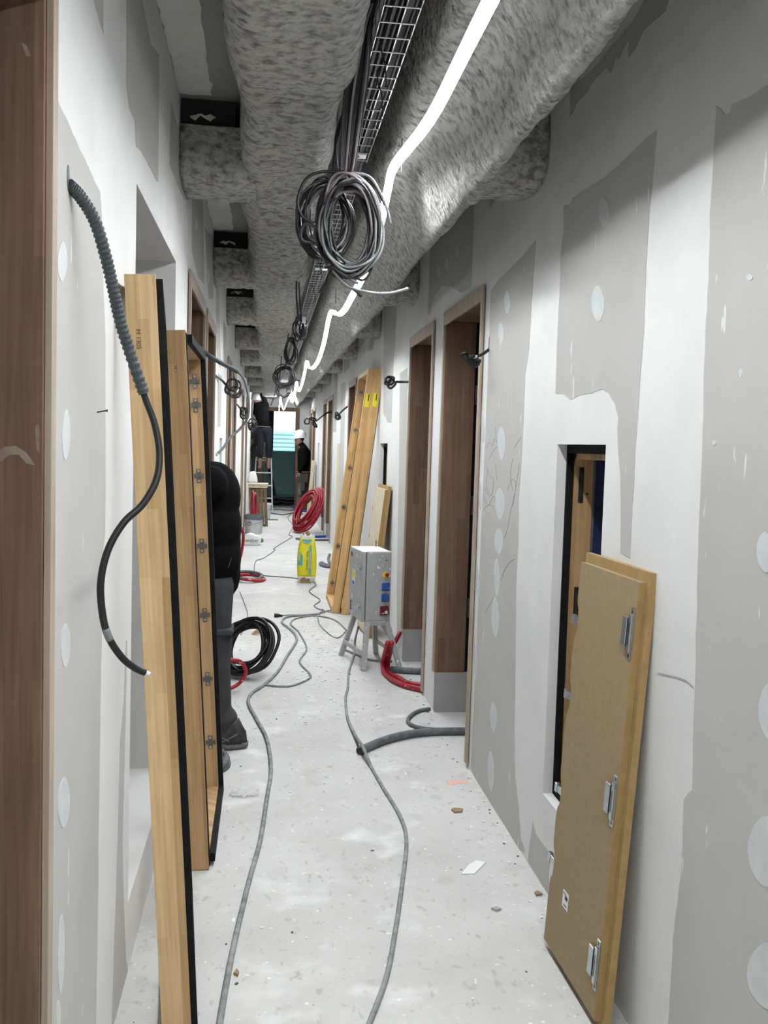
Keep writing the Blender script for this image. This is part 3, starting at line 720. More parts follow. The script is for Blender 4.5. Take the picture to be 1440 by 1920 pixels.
def small_coil(px, py, Y, rx, ry, n, label, mts=('black_cable', 'dark_cable'), hang=None, r=.006, grp='cable bundles hanging from the tray', wob=.12):
    c = at(px, py, Y=Y); e = empty('cable_bundle', c); tag(e, label, 'cable coil', grp)
    rn = random.Random(int(px * 7 + py))
    for k in range(n):
        tl = rn.uniform(-.25, .25)
        pts = loop_pts(c + Vector((rn.uniform(-.02, .02), rn.uniform(-.05, .05), rn.uniform(-.02, .02))), (rx * rn.uniform(.75, 1.05), ry * rn.uniform(.8, 1.05)),
                       (math.cos(tl), rn.uniform(-.5, .5), math.sin(tl)), (-math.sin(tl), rn.uniform(-.4, .4), math.cos(tl)), 30, wob, k)[:-1]
        reparent(MB().tube(pts, r, 6, closed=True).build('loop', mts[k % len(mts)], smooth=True), e)
    for k, h in enumerate(hang or []):
        reparent(MB().tube(smooth_path([at(u, v, Y=yy) for u, v, yy in h], 5), r, 6).build('hanging_cable', mts[k % len(mts)], smooth=True), e)
    return e
small_coil(563, 617, 6.6, .032, .075, 6, 'narrow bundle of dark cables hanging below the tray with a white tag', hang=[[(556,515,6.3),(556,560,6.4),(560,600,6.5)], [(560,510,6.3),(562,560,6.5),(566,600,6.6)]])
MB().box(*(lambda p: (p.x, p.x + .025, p.y - .06, p.y - .055, p.z - .02, p.z + .02))(at(566, 602, Y=6.55))).build('tag', 'white_plastic', None)
o = bpy.data.objects['tag']; e = [x for x in COL.objects if x.name.startswith('cable_bundle')][0]; reparent(o, e)
small_coil(545, 660, 9.2, .05, .12, 6, 'slim loop of black cables hanging midway along the tray', hang=[[(541,625,9.0),(538,650,9.1),(536,690,9.2)]])
small_coil(533, 707, 11.6, .125, .125, 10, 'round black cable coil hanging in mid corridor', hang=[[(528,668,11.4),(526,690,11.5),(524,712,11.6)], [(519,715,11.6),(516,735,11.6),(508,760,11.6)], [(552,712,11.6),(563,714,11.5)]])
small_coil(532, 733, 13.5, .10, .09, 7, 'smaller black coil hanging below the round one', mts=('black_cable', 'dark_cable', 'mauve_cable'))

# ------------------------------------------------------------------ cables sticking out of the walls
def wall_cable(px, Y, r, label, mt='black_cable', X=None, coil=None, tip=None, sleeve=None, name='wall_cable', ys=None):
    n = len(px); P = [at(u, v, Y=(ys[i] if ys else Y)) for i, (u, v) in enumerate(px)]
    if X is not None: P[0] = at(*px[0], X=X)
    e = empty(name, P[0]); tag(e, label, 'cable', 'cables coming out of the walls')
    path = smooth_path(P, 8)
    k = int(len(path) * (sleeve[0] if sleeve else 0))
    if sleeve:
        reparent(MB().tube(path[:k + 1], sleeve[1], 10).build('sleeve', sleeve[2], smooth=True), e)
    reparent(MB().tube(path[k:], r, 8).build('cable', mt, smooth=True), e)
    if tip: reparent(MB().tube([path[-1], path[-1] + (path[-1] - path[-2]).normalized() * tip], r * .85, 8).build('stripped_end', 'white_plastic', smooth=True), e)
    for q, (u, v, rx, ry, tl) in enumerate(coil or []):
        c = at(u, v, Y=(ys[-1] if ys else Y))
        reparent(MB().tube(loop_pts(c, (rx, ry), (math.cos(tl), .4, math.sin(tl)), (-math.sin(tl), .3, math.cos(tl)), 24, .15, q)[:-1], r, 6, closed=True).build('loop', mt, smooth=True), e)
    if X is not None:
        s = -1 if X > 0 else 1; p = P[0]
        reparent(MB().prism([(p.y + .5 * r * 2.2 * math.cos(t) * 1.2, p.z + r * 5 * math.sin(t) + r * 3) for t in np.linspace(0, 6.283, 13)[:-1]], 'X', X + s * .0006, X + s * .0018).build('wall_slot', 'bucket_rim'), e)
    return e
# big conduit in the foreground
fc = empty('conduit_cable', at(127, 345, X=XL)); tag(fc, 'thick black cable hanging from a ribbed grey conduit in the left foreground', 'cable')
pth = [at(127, 345, X=XL)] + [at(u, v, Y=yy) for u, v, yy in [(150,368,1.87),(178,415,1.90),(198,480,1.93),(212,540,1.95),(225,600,1.97),(245,665,1.99),(270,738,2.0)]]
cp = smooth_path(pth, 26); m = MB()
m.tube(cp, [.0125 if (i // 2) % 2 else .0105 for i in range(len(cp))], 12); reparent(m.build('ribbed_conduit', 'conduit_dark', smooth=False), fc)
pth = [at(u, v, Y=yy) for u, v, yy in [(262,712,1.995),(272,745,2.0),(290,795,2.0),(299,850,1.99),(293,900,1.97),(268,945,1.95),(232,980,1.93),(203,1030,1.91),(189,1090,1.9),(192,1150,1.9),(204,1195,1.9),(228,1232,1.92),(252,1252,1.94),(272,1261,1.95)]]
cp = smooth_path(pth, 8); reparent(MB().tube(cp, .0072, 10).build('cable', 'black_cable', smooth=True), fc)
t = (cp[-1] - cp[-2]).normalized(); reparent(MB().tube([cp[-1], cp[-1] + t * .010], .0052, 10).build('stripped_end', 'white_plastic', smooth=True), fc)
i0 = int(len(cp) * .735); reparent(MB().tube(cp[i0:i0 + 5], .0076, 10).build('printed_band', 'grey_core', smooth=True), fc); fc.children[-1].data.materials[0] = MATS['white_plastic']
p = at(126, 330, X=XL)
reparent(MB().prism([(p.y + .010 * math.cos(t), p.z + .020 * math.sin(t)) for t in np.linspace(0, 6.283, 15)[:-1]], 'X', XL + .0003, XL + .0024).build('wall_hole', 'bucket_rim'), fc)
# second hanging cable on the left
wall_cable([(352,628),(365,645),(400,672),(442,695),(458,712),(466,745),(465,780),(452,802),(430,822),(420,838),(408,851)], 5.4, .0075, 'grey cable in a dark sleeve looping out from above the left frames', 'grey_core', X=XL, sleeve=(.32, .013, 'conduit_dark'), tip=.012, ys=[5.2,5.2,5.35,5.5,5.5,5.5,5.5,5.5,5.45,5.4,5.35])
wall_cable([(402,703),(415,712),(424,722)], 7.5, .009, 'black cable coiled in rings at the left wall', X=XL, ys=[7.3,7.3,7.4], coil=[(438,727,.058,.062,0),(436,722,.042,.05,.4),(441,735,.05,.04,.2)], name='wall_cable')
wall_cable([(444,758),(450,765),(455,769)], 9.6, .010, 'small coiled cable farther along the left wall', X=XL, ys=[11,11,11.2], coil=[(456,775,.03,.07,.2),(458,772,.03,.05,-.2)])
wall_cable([(462,790),(470,800),(474,812)], 17, .012, 'loop of black wire beside the far left doorway', X=XL, ys=[16,16,16.2], coil=[(474,795,.07,.09,.2),(472,800,.06,.07,.6)])
# right wall
wall_cable([(917,655),(905,664),(895,668)], 4.9, .0075, 'short black cable bundle above the nearest right doorway', X=XR, ys=[4.36,4.34,4.34], coil=[(884,672,.045,.010,-.45),(880,676,.042,.012,-.8),(888,676,.03,.016,-.7)], tip=.02)
wall_cable([(767,716),(755,716),(742,716)], 7.1, .009, 'looped black cable beside the second right doorway', X=XR, ys=[6.95,6.95,6.95], coil=[(731,714,.034,.03,.2),(733,720,.03,.035,-.5),(728,712,.025,.02,.5)])
wall_cable([(652,762),(643,769),(636,776)], 12.1, .012, 'black cable with a small knot near the tall leaning frames', X=XR, ys=[12.2,12.2,12.2], coil=[(632,780,.02,.045,.2),(634,782,.03,.03,.9)])
wall_cable([(622,772),(610,776),(592,790)], 15, .014, 'thin cable reaching out across the far right doorway', X=XR, ys=[15.1,15.1,15.1], coil=[(576,790,.04,.045,.2),(586,786,.06,.02,-.2),(590,796,.05,.02,-.9)])
# screw in the left wall
sc = empty('wall_screw', at(182, 773, X=XL)); tag(sc, 'dark screw sticking out of the left wall', 'screw')
a, b = at(181, 773, X=XL), at(199, 770, Y=at(181, 773, X=XL).y)
reparent(MB().tube([a, b], .0016, 7).build('shank', 'black_steel'), sc); reparent(MB().tube([b, b + Vector((.003, 0, 0))], [.0018, .004], 10).build('head', 'black_steel'), sc)

# ------------------------------------------------------------------ timber door frames leaning on the walls
def hinge_plate(e, loc, s=1):
    """cross-shaped concealed hinge plate on a face looking towards -Y"""
    x, y, z = loc
    h = MB().box(x - .009, x + .009, y - .004, y, z - .030, z + .030).box(x - .020, x + .022, y - .0045, y, z - .010, z + .010).build('hinge_plate', 'hinge_metal', e, bevel=.0015)
    MB().box(x - .006, x + .014, y - .014, y - .004, z - .007, z + .007).build('hinge_arm', 'hinge_metal', h)
    for dz in (-.021, .021): MB().lathe([(.0055, -.0065), (.0055, -.004)], (x, y, z + dz), 8, 'Y').build('screw', 'zinc', h)
    return h
def leaning_frame(base, W, H, T, D, lean, label, hinges, woodm, yaw=0.0, side=1, black=.020, near_black=None, inner_black=False, group=None):
    """local: X = depth of the stiles, Y = along the wall, Z = up; base corner at the near stile"""
    e = empty('door_frame', base); e.rotation_euler = (0, lean, yaw); tag(e, label, 'door frame', group)
    x0, x1 = (0, D)
    def put(m, n, mt, bevel=.0015): return m.build(n, mt, e, bevel=bevel)
    put(MB().box(x0, x1, 0, T, 0, H), 'stile', woodm)
    put(MB().box(x0, x1, W - T, W, 0, H), 'stile', woodm)
    put(MB().box(x0, x1, T, W - T, H - T, H), 'top_rail', woodm)
    put(MB().box(x0, x1, T, W - T, 0, T), 'bottom_rail', woodm)
    # black rebate profile along the face side
    fx0, fx1 = (x1, x1 + black) if side > 0 else (x0 - black, x0)
    nb = black if near_black is None else near_black
    put(MB().box(fx0, fx0 + nb, .008, T - .004, .01, H - .01), 'seal', 'black_seal', 0)
    put(MB().box(fx0, fx1, W - T + .004, W - .004, .01, H - .01), 'seal', 'black_seal', 0)
    put(MB().box(fx0, fx1, T - .004, W - T + .004, H - T, H - .012), 'seal', 'black_seal', 0)
    put(MB().box(fx0, fx1, T - .004, W - T + .004, .012, T), 'seal', 'black_seal', 0)
    if inner_black:
        put(MB().box(x1 - .004, x1 + black + .004, T, T + .02, T, H - T), 'inner_seal', 'black_seal', 0)
        put(MB().box(x0 + .01, x1, W - T - .004, W - T, T, H - T), 'inner_seal', 'black_seal', 0)
    for z in hinges: hinge_plate(e, ((x0 + x1) / 2 + .006 * side, W - T, z), side)
    return e
bB = at(357, 1633, Z=0); tB = at(312, 620, Y=bB.y + .02)
leanB = -math.atan2(bB.x - tB.x, tB.z)
frB = leaning_frame(bB, .78, math.hypot(tB.z, bB.x - tB.x), .042, .066, leanB, 'second leaning timber door frame with hinge plates, in front of the stooping worker',
                    (1.80, 1.70, 1.40, 1.10, .80, .52, .24), 'light_wood_warm', side=1, black=.020, near_black=.003)
tA = at(233, 515, Y=2.40)
leanA = leanB * 1.02
LA = tA.z / math.cos(leanA)
bA = Vector((tA.x + math.sin(-leanA) * LA, 2.40, 0))
frA = leaning_frame(bA, .80, LA, .042, .074, leanA, 'nearest leaning timber door frame with a pale outer face and black seal', (), 'light_wood', yaw=.092, side=1, black=.016)
# stamped marks
def stamp(e, x, z, s):
    o = text(s, .016, basis((0, 0, -1), (1, 0, 0), (x, -.0008, z)), 'ink_brown', e, 'stamped_mark', .0003)
stamp(frA, .026, LA - .155, 'M 1305'); stamp(frB, .026, LA - .15, 'M 1'); 

# tall frames on the right
def tall(b, t, W, label, hz, yaw=0):
    L = math.hypot(t.z, t.x - b.x); lean = math.atan2(t.x - b.x, t.z)
    return leaning_frame(b, W, L, .045, .072, lean, label, hz, 'light_wood_tall', yaw=yaw, side=1, black=.006, group=None)
b1 = at(622, 1150, Z=0); t1_ = at(689, 692, Y=b1.y + .1)
b2 = at(640, 1153, Z=0); t2_ = at(703, 690, Y=b2.y + .1)
f1 = tall(b1, t1_, .92, 'tall pale timber frame leaning steeply on the right wall, the left of two', (2.10, 1.72, 1.34, .94, .54, .16))
f2 = tall(b2, t2_, .80, 'tall pale timber frame leaning on the right wall, the right of two', ())
for e, L in ((f1, 2.05), (f2, 2.05)):
    lb = MB().box(.012, .054, -.0016, -.0006, L - .13, L - .01).build('yellow_label', 'label_yellow', e)
    MB().box(.036, .045, -.0022, -.0016, L - .075, L - .014).build('printed_line', 'ink', lb)

# ------------------------------------------------------------------ rebated MDF hatch panels
def hatch_panel(base, lean, yaw, label, W=.49, H=1.27, latches=True, face='mdf_face', name='hatch_panel'):
    e = empty(name, base); e.rotation_euler = (0, lean, yaw); tag(e, label, 'panel')
    # local: Y along the wall (0 far .. -W near), Z up, -X towards the corridor
    MB().box(.022, .046, -W, 0, 0, H).build('back_plate', 'mdf_edge', e, bevel=.001)
    P = [(-.0, .022), (-.0, H - .022)]
    # scalloped far edge of the front plate around the hinge recesses
    edge = []; z = H - .03
    for zc in (H * .83, H * .64, H * .40, H * .22):
        edge += [(-.012, zc + .07), (-.017, zc + .05), (-.030, zc + .035), (-.034, zc), (-.030, zc - .035), (-.017, zc - .05), (-.012, zc - .07)]
    poly = [(-.012, H - .03)] + edge + [(-.012, .025), (-W + .025, .025), (-W + .025, H - .03)]
    MB().prism(poly, 'X', 0, .0225).build('front_plate', face, e)
    MB().box(-.0008, .022, -W + .0245, -W + .0255, .026, H - .031).build('raw_edge', 'mdf_edge', e)
    for zc in (H * .83, H * .64, H * .40, H * .22):
        h = MB().box(.004, .014, -.03, .022, zc - .011, zc + .011).box(.001, .017, .010, .030, zc - .014, zc + .014).build('hinge', 'zinc', e, bevel=.001)
    if latches:
        for zc in (H - .17, H * .50, .17):
            l = MB().box(-.003, 0, -W + .035, -W + .056, zc - .070, zc + .070).build('latch', 'zinc', e, bevel=.001)
            MB().box(-.012, -.003, -W + .036, -W + .050, zc - .050, zc + .050).build('latch_body', 'zinc', l, bevel=.001)
            MB().box(-.016, -.002, -W + .056, -W + .084, zc - .038, zc + .042).build('latch_bolt', 'zinc', l, bevel=.002)
            MB().box(-.0125, -.0119, -W + .041, -W + .045, zc - .03, zc + .03).build('slot', 'black_steel', l)
            for dz in (-.060, .060): MB().lathe([(.005, -.0045), (.005, -.002)], (0, -W + .045, zc + dz), 8, 'X').build('screw', 'hinge_metal', l)
    return e
pb = at(1016, 1770, Z=0); pt = at(1095, 1035, Y=pb.y)
lean = math.atan2(.966 - pb.x, pt.z)
pan = hatch_panel(pb, lean, math.radians(1.5), 'rebated brown MDF hatch panel with zinc latches leaning below the nearest niche', W=.475, H=math.hypot(pt.z, pt.x - pb.x)); pan.scale = (.8, 1, 1)
lb = MB().box(-.0022, -.0008, -.185, -.138, .195, .245).build('paper_label', 'white_plastic', pan)
MB().box(-.0030, -.0021, -.178, -.158, .222, .234).build('printed_bars', 'ink', lb)
MB().box(-.0030, -.0021, -.176, -.150, .203, .206).box(-.0030, -.0021, -.165, -.142, .236, .2385).build('printed_line', 'ink', lb)
p2b = at(703, 1190, Z=0); p2b = Vector((.80, 8.10, 0)); p2t = at(718, 910, Y=8.10)
pan2 = hatch_panel(p2b, math.atan2(.93 - p2b.x, 1.24), math.radians(3), 'pale MDF hatch panel leaning behind the electrical box', W=.50, H=1.24, latches=False, face='mdf_pale')
# closed hatch far on the right wall
struct(MB().box(XR - .004, XR + .02, 13.25, 13.75, .33, 1.57).build('trim_3', 'mdf_pale'), 'beige closed hatch in the right wall beyond the tall frames', 'hatch')
# slim panel leaning far right
q = at(574, 960, Z=0)
far = empty('leaning_board', (.84, 19.4, 0)); tag(far, 'narrow pale board leaning on the right wall beside the far worker', 'board'); far.rotation_euler = (0, .07, 0)
MB().box(0, .05, 0, .42, 0, 1.22).build('board', 'mdf_pale', far, bevel=.003); MB().box(.05, .06, .02, .40, .02, 1.2).build('backing', 'mdf_edge', far)

# ------------------------------------------------------------------ electrical distribution box on legs
bx = empty('distribution_box', (.705, 6.56, 0)); bx.rotation_euler = (0, 0, math.radians(9)); tag(bx, 'grey steel site power box on splayed legs, splashed with plaster', 'power box')
Wb, Db, z0, z1 = .178, .36, .335, .815
MB().box(0, Wb, .0, Db, z0, z1).build('cabinet', 'box_grey', bx, bevel=.006)
dr_ = MB().box(-.030, -.006, -.004, Db + .004, z0 - .004, z1 + .002).build('door', 'box_grey', bx, bevel=.004)
MB().box(-.006, .0, .01, Db - .01, z0 + .01, z1 - .01).build('door_seal', 'dark_gap', bx)
MB().box(-.026, Wb - .004, .004, Db - .004, z1 + .0005, z1 + .005).build('dust_layer', 'dust_white', bx)
for zc in (z1 - .11, z0 + .10):
    h = MB().lathe([(.016, -.012), (.016, 0)], (-.030, .05, zc), 12, 'X').build('latch', 'zinc', dr_)
    MB().box(-.046, -.040, .038, .062, zc - .03, zc + .008).build('latch_key', 'zinc', h)
MB().box(-.0315, -.0300, .20, .28, z0 + .22, z0 + .33).build('warning_label', 'white_plastic', dr_)
MB().box(-.0322, -.0314, .205, .272, z0 + .27, z0 + .325).build('warning_triangle', 'yellow', dr_)
MB().box(-.0322, -.0314, .21, .27, z0 + .225, z0 + .25).build('blue_strip', 'socket_blue', dr_)
MB().box(-.0315, -.0300, .28, .33, z1 - .06, z1 - .03).build('red_sticker', 'socket_red', dr_)
MB().tube([(-.034, .25, z0 + .05), (-.045, .25, z0 + .04), (-.045, .25, z0 + .11), (-.034, .25, z0 + .10)], .004, 6).build('handle', 'hinge_metal', dr_)
def socket(zc, s, mt, lid=True):
    o = MB().box(Wb - .012 - s, Wb - .012, -.014, 0, zc - s / 2, zc + s / 2).build('socket', mt, bx, bevel=.005)
    c = MB().lathe([(s * .36, -.030), (s * .38, -.014)], (Wb - .012 - s / 2, 0, zc), 16, 'Y').build('cap', mt, o, smooth=False)
    for sx in (-1, 1):
        for sz in (-1, 1): MB().lathe([(.0035, -.016), (.0035, -.013)], (Wb - .012 - s / 2 + sx * s * .4, 0, zc + sz * s * .4), 6, 'Y').build('screw', 'hinge_metal', o)
    return o
socket(z1 - .240, .055, 'socket_blue'); socket(z1 - .318, .055, 'socket_blue'); rs = socket(z1 - .408, .064, 'socket_red')
MB().box(Wb - .045, Wb - .028, -.0325, -.0305, z1 - .425, z1 - .405).build('paper_tag', 'white_plastic', rs)
es = MB().lathe([(.021, -.004), (.021, 0)], (Wb - .040, 0, z1 - .155), 20, 'Y').build('emergency_stop', 'yellow', bx)
MB().lathe([(.010, -.030), (.0145, -.028), (.0145, -.018), (.008, -.014), (.008, -.003)], (Wb - .036, 0, z1 - .155), 16, 'Y').build('red_button', 'red_pipe', es)
MB().lathe([(.006, -.006), (.006, 0)], (Wb - .036, 0, z1 - .055), 12, 'Y').build('pilot_lamp', 'green_plastic', bx)
MB().box(Wb - .03, Wb - .018, Db - .03, Db - .024, z1, z1 + .05).build('lifting_lug', 'aluminium', bx)
MB().box(.0, Wb, -.002, .026, z0 - .035, z0).build('front_rail', 'box_grey', bx, bevel=.002)
MB().box(.0, Wb, Db - .026, Db, z0 - .035, z0).build('rear_rail', 'box_grey', bx, bevel=.002)
for (xa, ya, xb_, yb_) in ((.018, .012, -.018, -.06), (Wb - .018, .012, Wb + .07, -.05), (.018, Db - .012, -.06, Db + .08), (Wb - .018, Db - .012, Wb + .03, Db + .08)):
    MB().bar((xa, ya, z0 - .01), (xb_, yb_, .0), .034, .034, (0, 1, 0)).build('leg', 'box_grey', bx, bevel=.002)
MB().bar((-.01, -.045, .11), (-.05, Db + .05, .11), .008, .03).build('brace', 'box_grey', bx)
MB().bar((Wb + .04, -.035, .11), (Wb + .02, Db + .05, .11), .008, .03).build('brace', 'box_grey', bx)

# ------------------------------------------------------------------ yellow cement sack
bg = empty('cement_sack', (.475, 10.72, 0)); tag(bg, 'upright yellow paper sack with a torn top on the floor', 'sack')
def rrect(hx, hy, n=28, p=3.0):
    return [(hx * math.copysign(abs(math.cos(t)) ** (2 / p), math.cos(t)), hy * math.copysign(abs(math.sin(t)) ** (2 / p), math.sin(t))) for t in [2 * math.pi * k / n for k in range(n)]]
def skin(rings, name, mt, parent, cap=True, smooth=True):
    m = MB(); n = len(rings[0]); vs = [v for r in rings for v in r]; fs = []
    for j in range(len(rings) - 1):
        for i in range(n): fs.append((j * n + i, j * n + (i + 1) % n, (j + 1) * n + (i + 1) % n, (j + 1) * n + i))
    if cap: fs += [tuple(range(n))[::-1], tuple((len(rings) - 1) * n + i for i in range(n))]
    m.add(vs, fs); return m.build(name, mt, parent, smooth=smooth)
def sack_r(z):
    t = z / .52; return .104 * (.90 + .16 * math.sin(math.pi * min(1, t * 1.15)) - .10 * max(0, t - .7) / .3), .07 * (.95 + .25 * math.sin(math.pi * t))
def sack_rings(za, zb, n=10, jit=.003, off=0.0):
    out = []
    for k in range(n + 1):
        z = za + (zb - za) * k / n; hx, hy = sack_r(z); hx += off; hy += off
        out.append([(x + jit * noise.noise(Vector((x * 20, z * 18, 1))) - .02 * (z / .52) ** 2 * (0), y + jit * noise.noise(Vector((y * 20, z * 15, 4))), z) for x, y in rrect(hx, hy)])
    return out
skin(sack_rings(0, .075, 4), 'sack_base', 'bag_white', bg); skin(sack_rings(.075, .50, 16), 'sack_body', 'bag_yellow', bg)
top = sack_rings(.50, .54, 3, .006)
top[-1] = [(x * .9, y * .9, z + .018 * ((i * 7) % 3 - 1)) for i, (x, y, z) in enumerate(top[-1])]; skin(top, 'torn_top', 'bag_white', bg, cap=False)
MB().add([(-.04, -.05, .52), (.055, -.05, .515), (.03, -.03, .545), (-.005, -.045, .60), (-.03, -.04, .555), (.0, .0, .53)], [(0, 1, 2, 3, 4), (0, 4, 3, 5), (5, 3, 2, 1)]).build('torn_flap', 'bag_kraft', bg)
def sack_print(poly, name, mt, off=.004):
    m = MB(); vs = []
    for x, z in [(q.x, q.y) for q in ragged(poly, 0, .02, 1)]:
        hx, hy = sack_r(z); xx = max(-hx * .97, min(hx * .97, x)); yy = -hy * (1 - abs(xx / hx) ** 3) ** (1 / 3)
        vs.append((xx, yy - off - .0035, z))
    m.add(vs + [(x, y + .002, z) for x, y, z in vs], [tuple(range(len(vs)))[::-1], tuple(range(len(vs), 2 * len(vs)))]); return m.build(name, mt, bg)
sack_print([(-.005 + .055 * math.cos(t), .492 - .045 * abs(math.sin(t))) for t in np.linspace(0, math.pi, 16)], 'printed_cap', 'bag_teal')
sack_print([(.020, .10), (.028, .094), (.038, .094), (.046, .10), (.046, .42), (.038, .428), (.028, .428), (.020, .42)], 'printed_bar', 'bag_teal')
sack_print([(-.105, .20), (-.05, .20), (-.05, .31), (-.075, .34), (-.09, .39), (-.105, .39)], 'printed_panel', 'bag_teal')
sack_print([(-.075, .0), (-.045, .0), (.01, .004), (.05, .0), (.03, .055), (.0, .05), (-.02, .07), (-.05, .065), (-.07, .04)], 'torn_base', 'bag_kraft', .006)
for k, (sx, z, st) in enumerate(((.003, .325, 'Mono'), (.0, .21, 'Universel'))):
    text(st, .030, basis((0, 0, -1), (1, 0, 0), (sx, -sack_r(z)[1] - .008, z)), 'ink', bg)
sack_print([(.029, .17), (.037, .17), (.037, .36), (.029, .36)], 'printed_line', 'bag_white', .0055)
# ------------------------------------------------------------------ buckets, canister, boards in the distance
def bucket(x, y, r0, r1, h, label, rim='bucket_rim', body='white_paint_bucket', rimh=.08, logo=True):
    e = empty('bucket', (x, y, 0)); tag(e, label, 'bucket')
    b = MB().lathe([(r0, 0), (r0 + (r1 - r0) * .75, h - rimh), (r1 - .012, h - rimh), (r1 - .02, h - .05), (r0 * .9, .02)], sides=28).build('body', body, e, smooth=False)
    MB().lathe([(r1, h - rimh), (r1 + .008, h - rimh * .5), (r1 + .006, h), (r1 - .012, h), (r1 - .014, h - rimh * .6)], sides=28).build('rim', rim, e)
    MB().tube([(-r1 - .004, -.01, h - .07), (-r1 * .8, -r1 * .7, h - .12), (0, -r1 - .01, h - .15), (r1 * .8, -r1 * .7, h - .12), (r1 + .004, -.01, h - .07)], .003, 6).build('handle', 'hinge_metal', e)
    if logo:
        MB().tube([(-.08 + .035 * math.cos(t), -r1 * .93 + .01, h * .55 + .03 * math.sin(t)) for t in np.linspace(0, 6.28, 18)[:-1]], .006, 6, closed=True).build('logo_ring', 'red_pipe', e)
    return e
bucket(-.185, 16.5, .135, .165, .32, 'dirty white bucket with a dark plaster-caked rim by the left wall')
bucket(-.02, 19.7, .12, .14, .32, 'white bucket in front of the stepladder', rim='white_plastic', rimh=.04, logo=False)
MB().box(.03, .26, 19.35, 19.55, 0, .012).build('green_tray', 'green_plastic'); tag(bpy.data.objects['green_tray'], 'flat green plastic strip on the floor beside the white bucket', 'strip')
ca = empty('jerrycan', (-.20, 14.6, 0)); tag(ca, 'white plastic jerrycan lying on its side with black lettering', 'jerrycan')
prof = [(-.13, .0), (.10, .0), (.135, .02), (.145, .06), (.14, .12), (.115, .145), (.06, .15), (.03, .172), (-.03, .178), (-.075, .165), (-.12, .125), (-.145, .09), (-.145, .02)]
MB().prism(prof, 'Y', -.09, .09).build('body', 'white_plastic', ca, bevel=.018)
MB().lathe([(.03, .13), (.03, .175), (.018, .185)], (0, 0, .07), 14, 'X').build('cap', 'green_plastic', ca)
text('weber', .075, basis((1, 0, 0), (0, 0, 1), (.02, -.0915, .075)), 'ink', ca)
MB().add([(-.115, -.0915, .05), (-.075, -.0915, .05), (-.075, -.0915, .085), (-.1, -.0915, .075)], [(0, 1, 2, 3)]).build('logo_mark', 'yellow', ca)
MB().box(-.02, .10, -.0920, -.0912, .036, .040).build('small_print', 'ink', ca)
for k in range(5):
    o = empty('door_board', (-.27 + k * .067, 17.9 - k * .015, 0)); tag(o, ['brown board', 'brown board', 'brown board', 'brown board', 'brown board'][k] + [' nearest the left wall in the stack behind the bucket', ' second from the left wall in the stack behind the bucket', ' in the middle of the five behind the bucket', ' fourth from the left wall in the stack behind the bucket', ' at the corridor end of the stack behind the bucket'][k], 'board', 'boards stacked behind the bucket')
    o.rotation_euler = (0, -.055 - .0 * k, 0)
    MB().box(0, .057, 0, .5, 0, .70).build('board', 'mdf_brown', o, bevel=.003); MB().box(-.0005, .0575, -.004, 0, .15, .155).build('groove', 'bucket_rim', o)
for k, (x0, x1, zz) in enumerate(((-.33, .04, .712), (-.30, .045, .752))):
    o = MB().box(x0, x1, 17.85, 18.35, zz, zz + .038).build('offcut_board', 'mdf_pale', bevel=.003)
    tag(o, ['lower pale board laid flat on the brown stack', 'upper pale board laid flat on the brown stack'][k], 'board', 'pale boards on the stack')
# white rubble sack on the boards
rs_ = empty('rubble_sack', (-.25, 18.2, .792)); tag(rs_, 'crumpled white sack lying on the stacked boards', 'sack')
skin([[(x * (1 - .55 * t ** 2) + .012 * noise.noise(Vector((x * 30, y * 30, t * 5))), y * (1 - .5 * t ** 2), t * .21 + .02 * noise.noise(Vector((x * 40, y * 40, 2)))) for x, y in rrect(.10, .09)] for t in (0, .2, .4, .6, .8, 1)], 'sack', 'white_plastic', rs_)

# ------------------------------------------------------------------ coils of red and black pipe
def pipe_coil(name, c, R, a, b, n, r, mt, label, cat='pipe coil', spread=.03, jit=.02, grp=None, mts=None, seed=1, fmin=.86):
    e = empty(name, Vector(c)); tag(e, label, cat, grp); rn = random.Random(seed)
    A, B = Vector(a).normalized(), Vector(b).normalized(); N = A.cross(B).normalized()
    for k in range(n):
        cc = Vector(c) + N * rn.uniform(-spread, spread) + A * rn.uniform(-jit, jit) + B * rn.uniform(-jit, jit)
        rr = R if not isinstance(R, tuple) else R
        f = rn.uniform(fmin, 1.0)
        a2 = (A + N * rn.uniform(-.10, .10)); b2 = (B + N * rn.uniform(-.10, .10))
        RR = (rr[0] * f, rr[1] * f) if isinstance(rr, tuple) else rr * f
        reparent(MB().tube(loop_pts(cc, RR, a2, b2, 44, .05, k + seed)[:-1], r, 8, closed=True).build('loop', (mts or [mt])[k % len(mts or [mt])], smooth=True), e)
    return e
pipe_coil('red_pipe_coil', (.73, 16.7, .42), (.42, .36), (.42, .1, .90), (.42, -.90, -.05), 17, .017, 'red_pipe', 'big coil of red pipe leaning on the right wall', seed=3, spread=.07, fmin=.60)
pipe_coil('red_pipe_coil', (-.205, 16.95, .38), (.31, .28), (.0, .1, 1), (.06, 1, 0), 4, .016, 'red_pipe', 'narrow upright coil of red pipe in front of the stacked boards', seed=5, spread=.018)
pipe_coil('red_pipe_coil', (-.40, 10.9, .33), (.31, .28), (.08, .1, 1), (.42, .9, -.05), 5, .018, 'red_pipe', 'coil of red pipe standing behind the stooping worker', seed=6, spread=.03)
pipe_coil('floor_pipe_loops', (-.17, 10.9, .03), (.17, .30), (1, .1, .0), (-.1, 1, .02), 3, .018, 'red_pipe', 'loops of red and grey pipe lying flat by the left wall', mts=['red_pipe', 'conduit_dusty', 'red_pipe'], seed=8, spread=.014, jit=.015)
pipe_coil('black_hose_coil', (-.10, 6.35, .195), (.205, .18), (.35, .35, .80), (.80, -.45, -.12), 10, .0115, 'black_cable', 'coil of thick black cable leaning by the stooping worker', seed=11, spread=.05, jit=.035, fmin=.74)
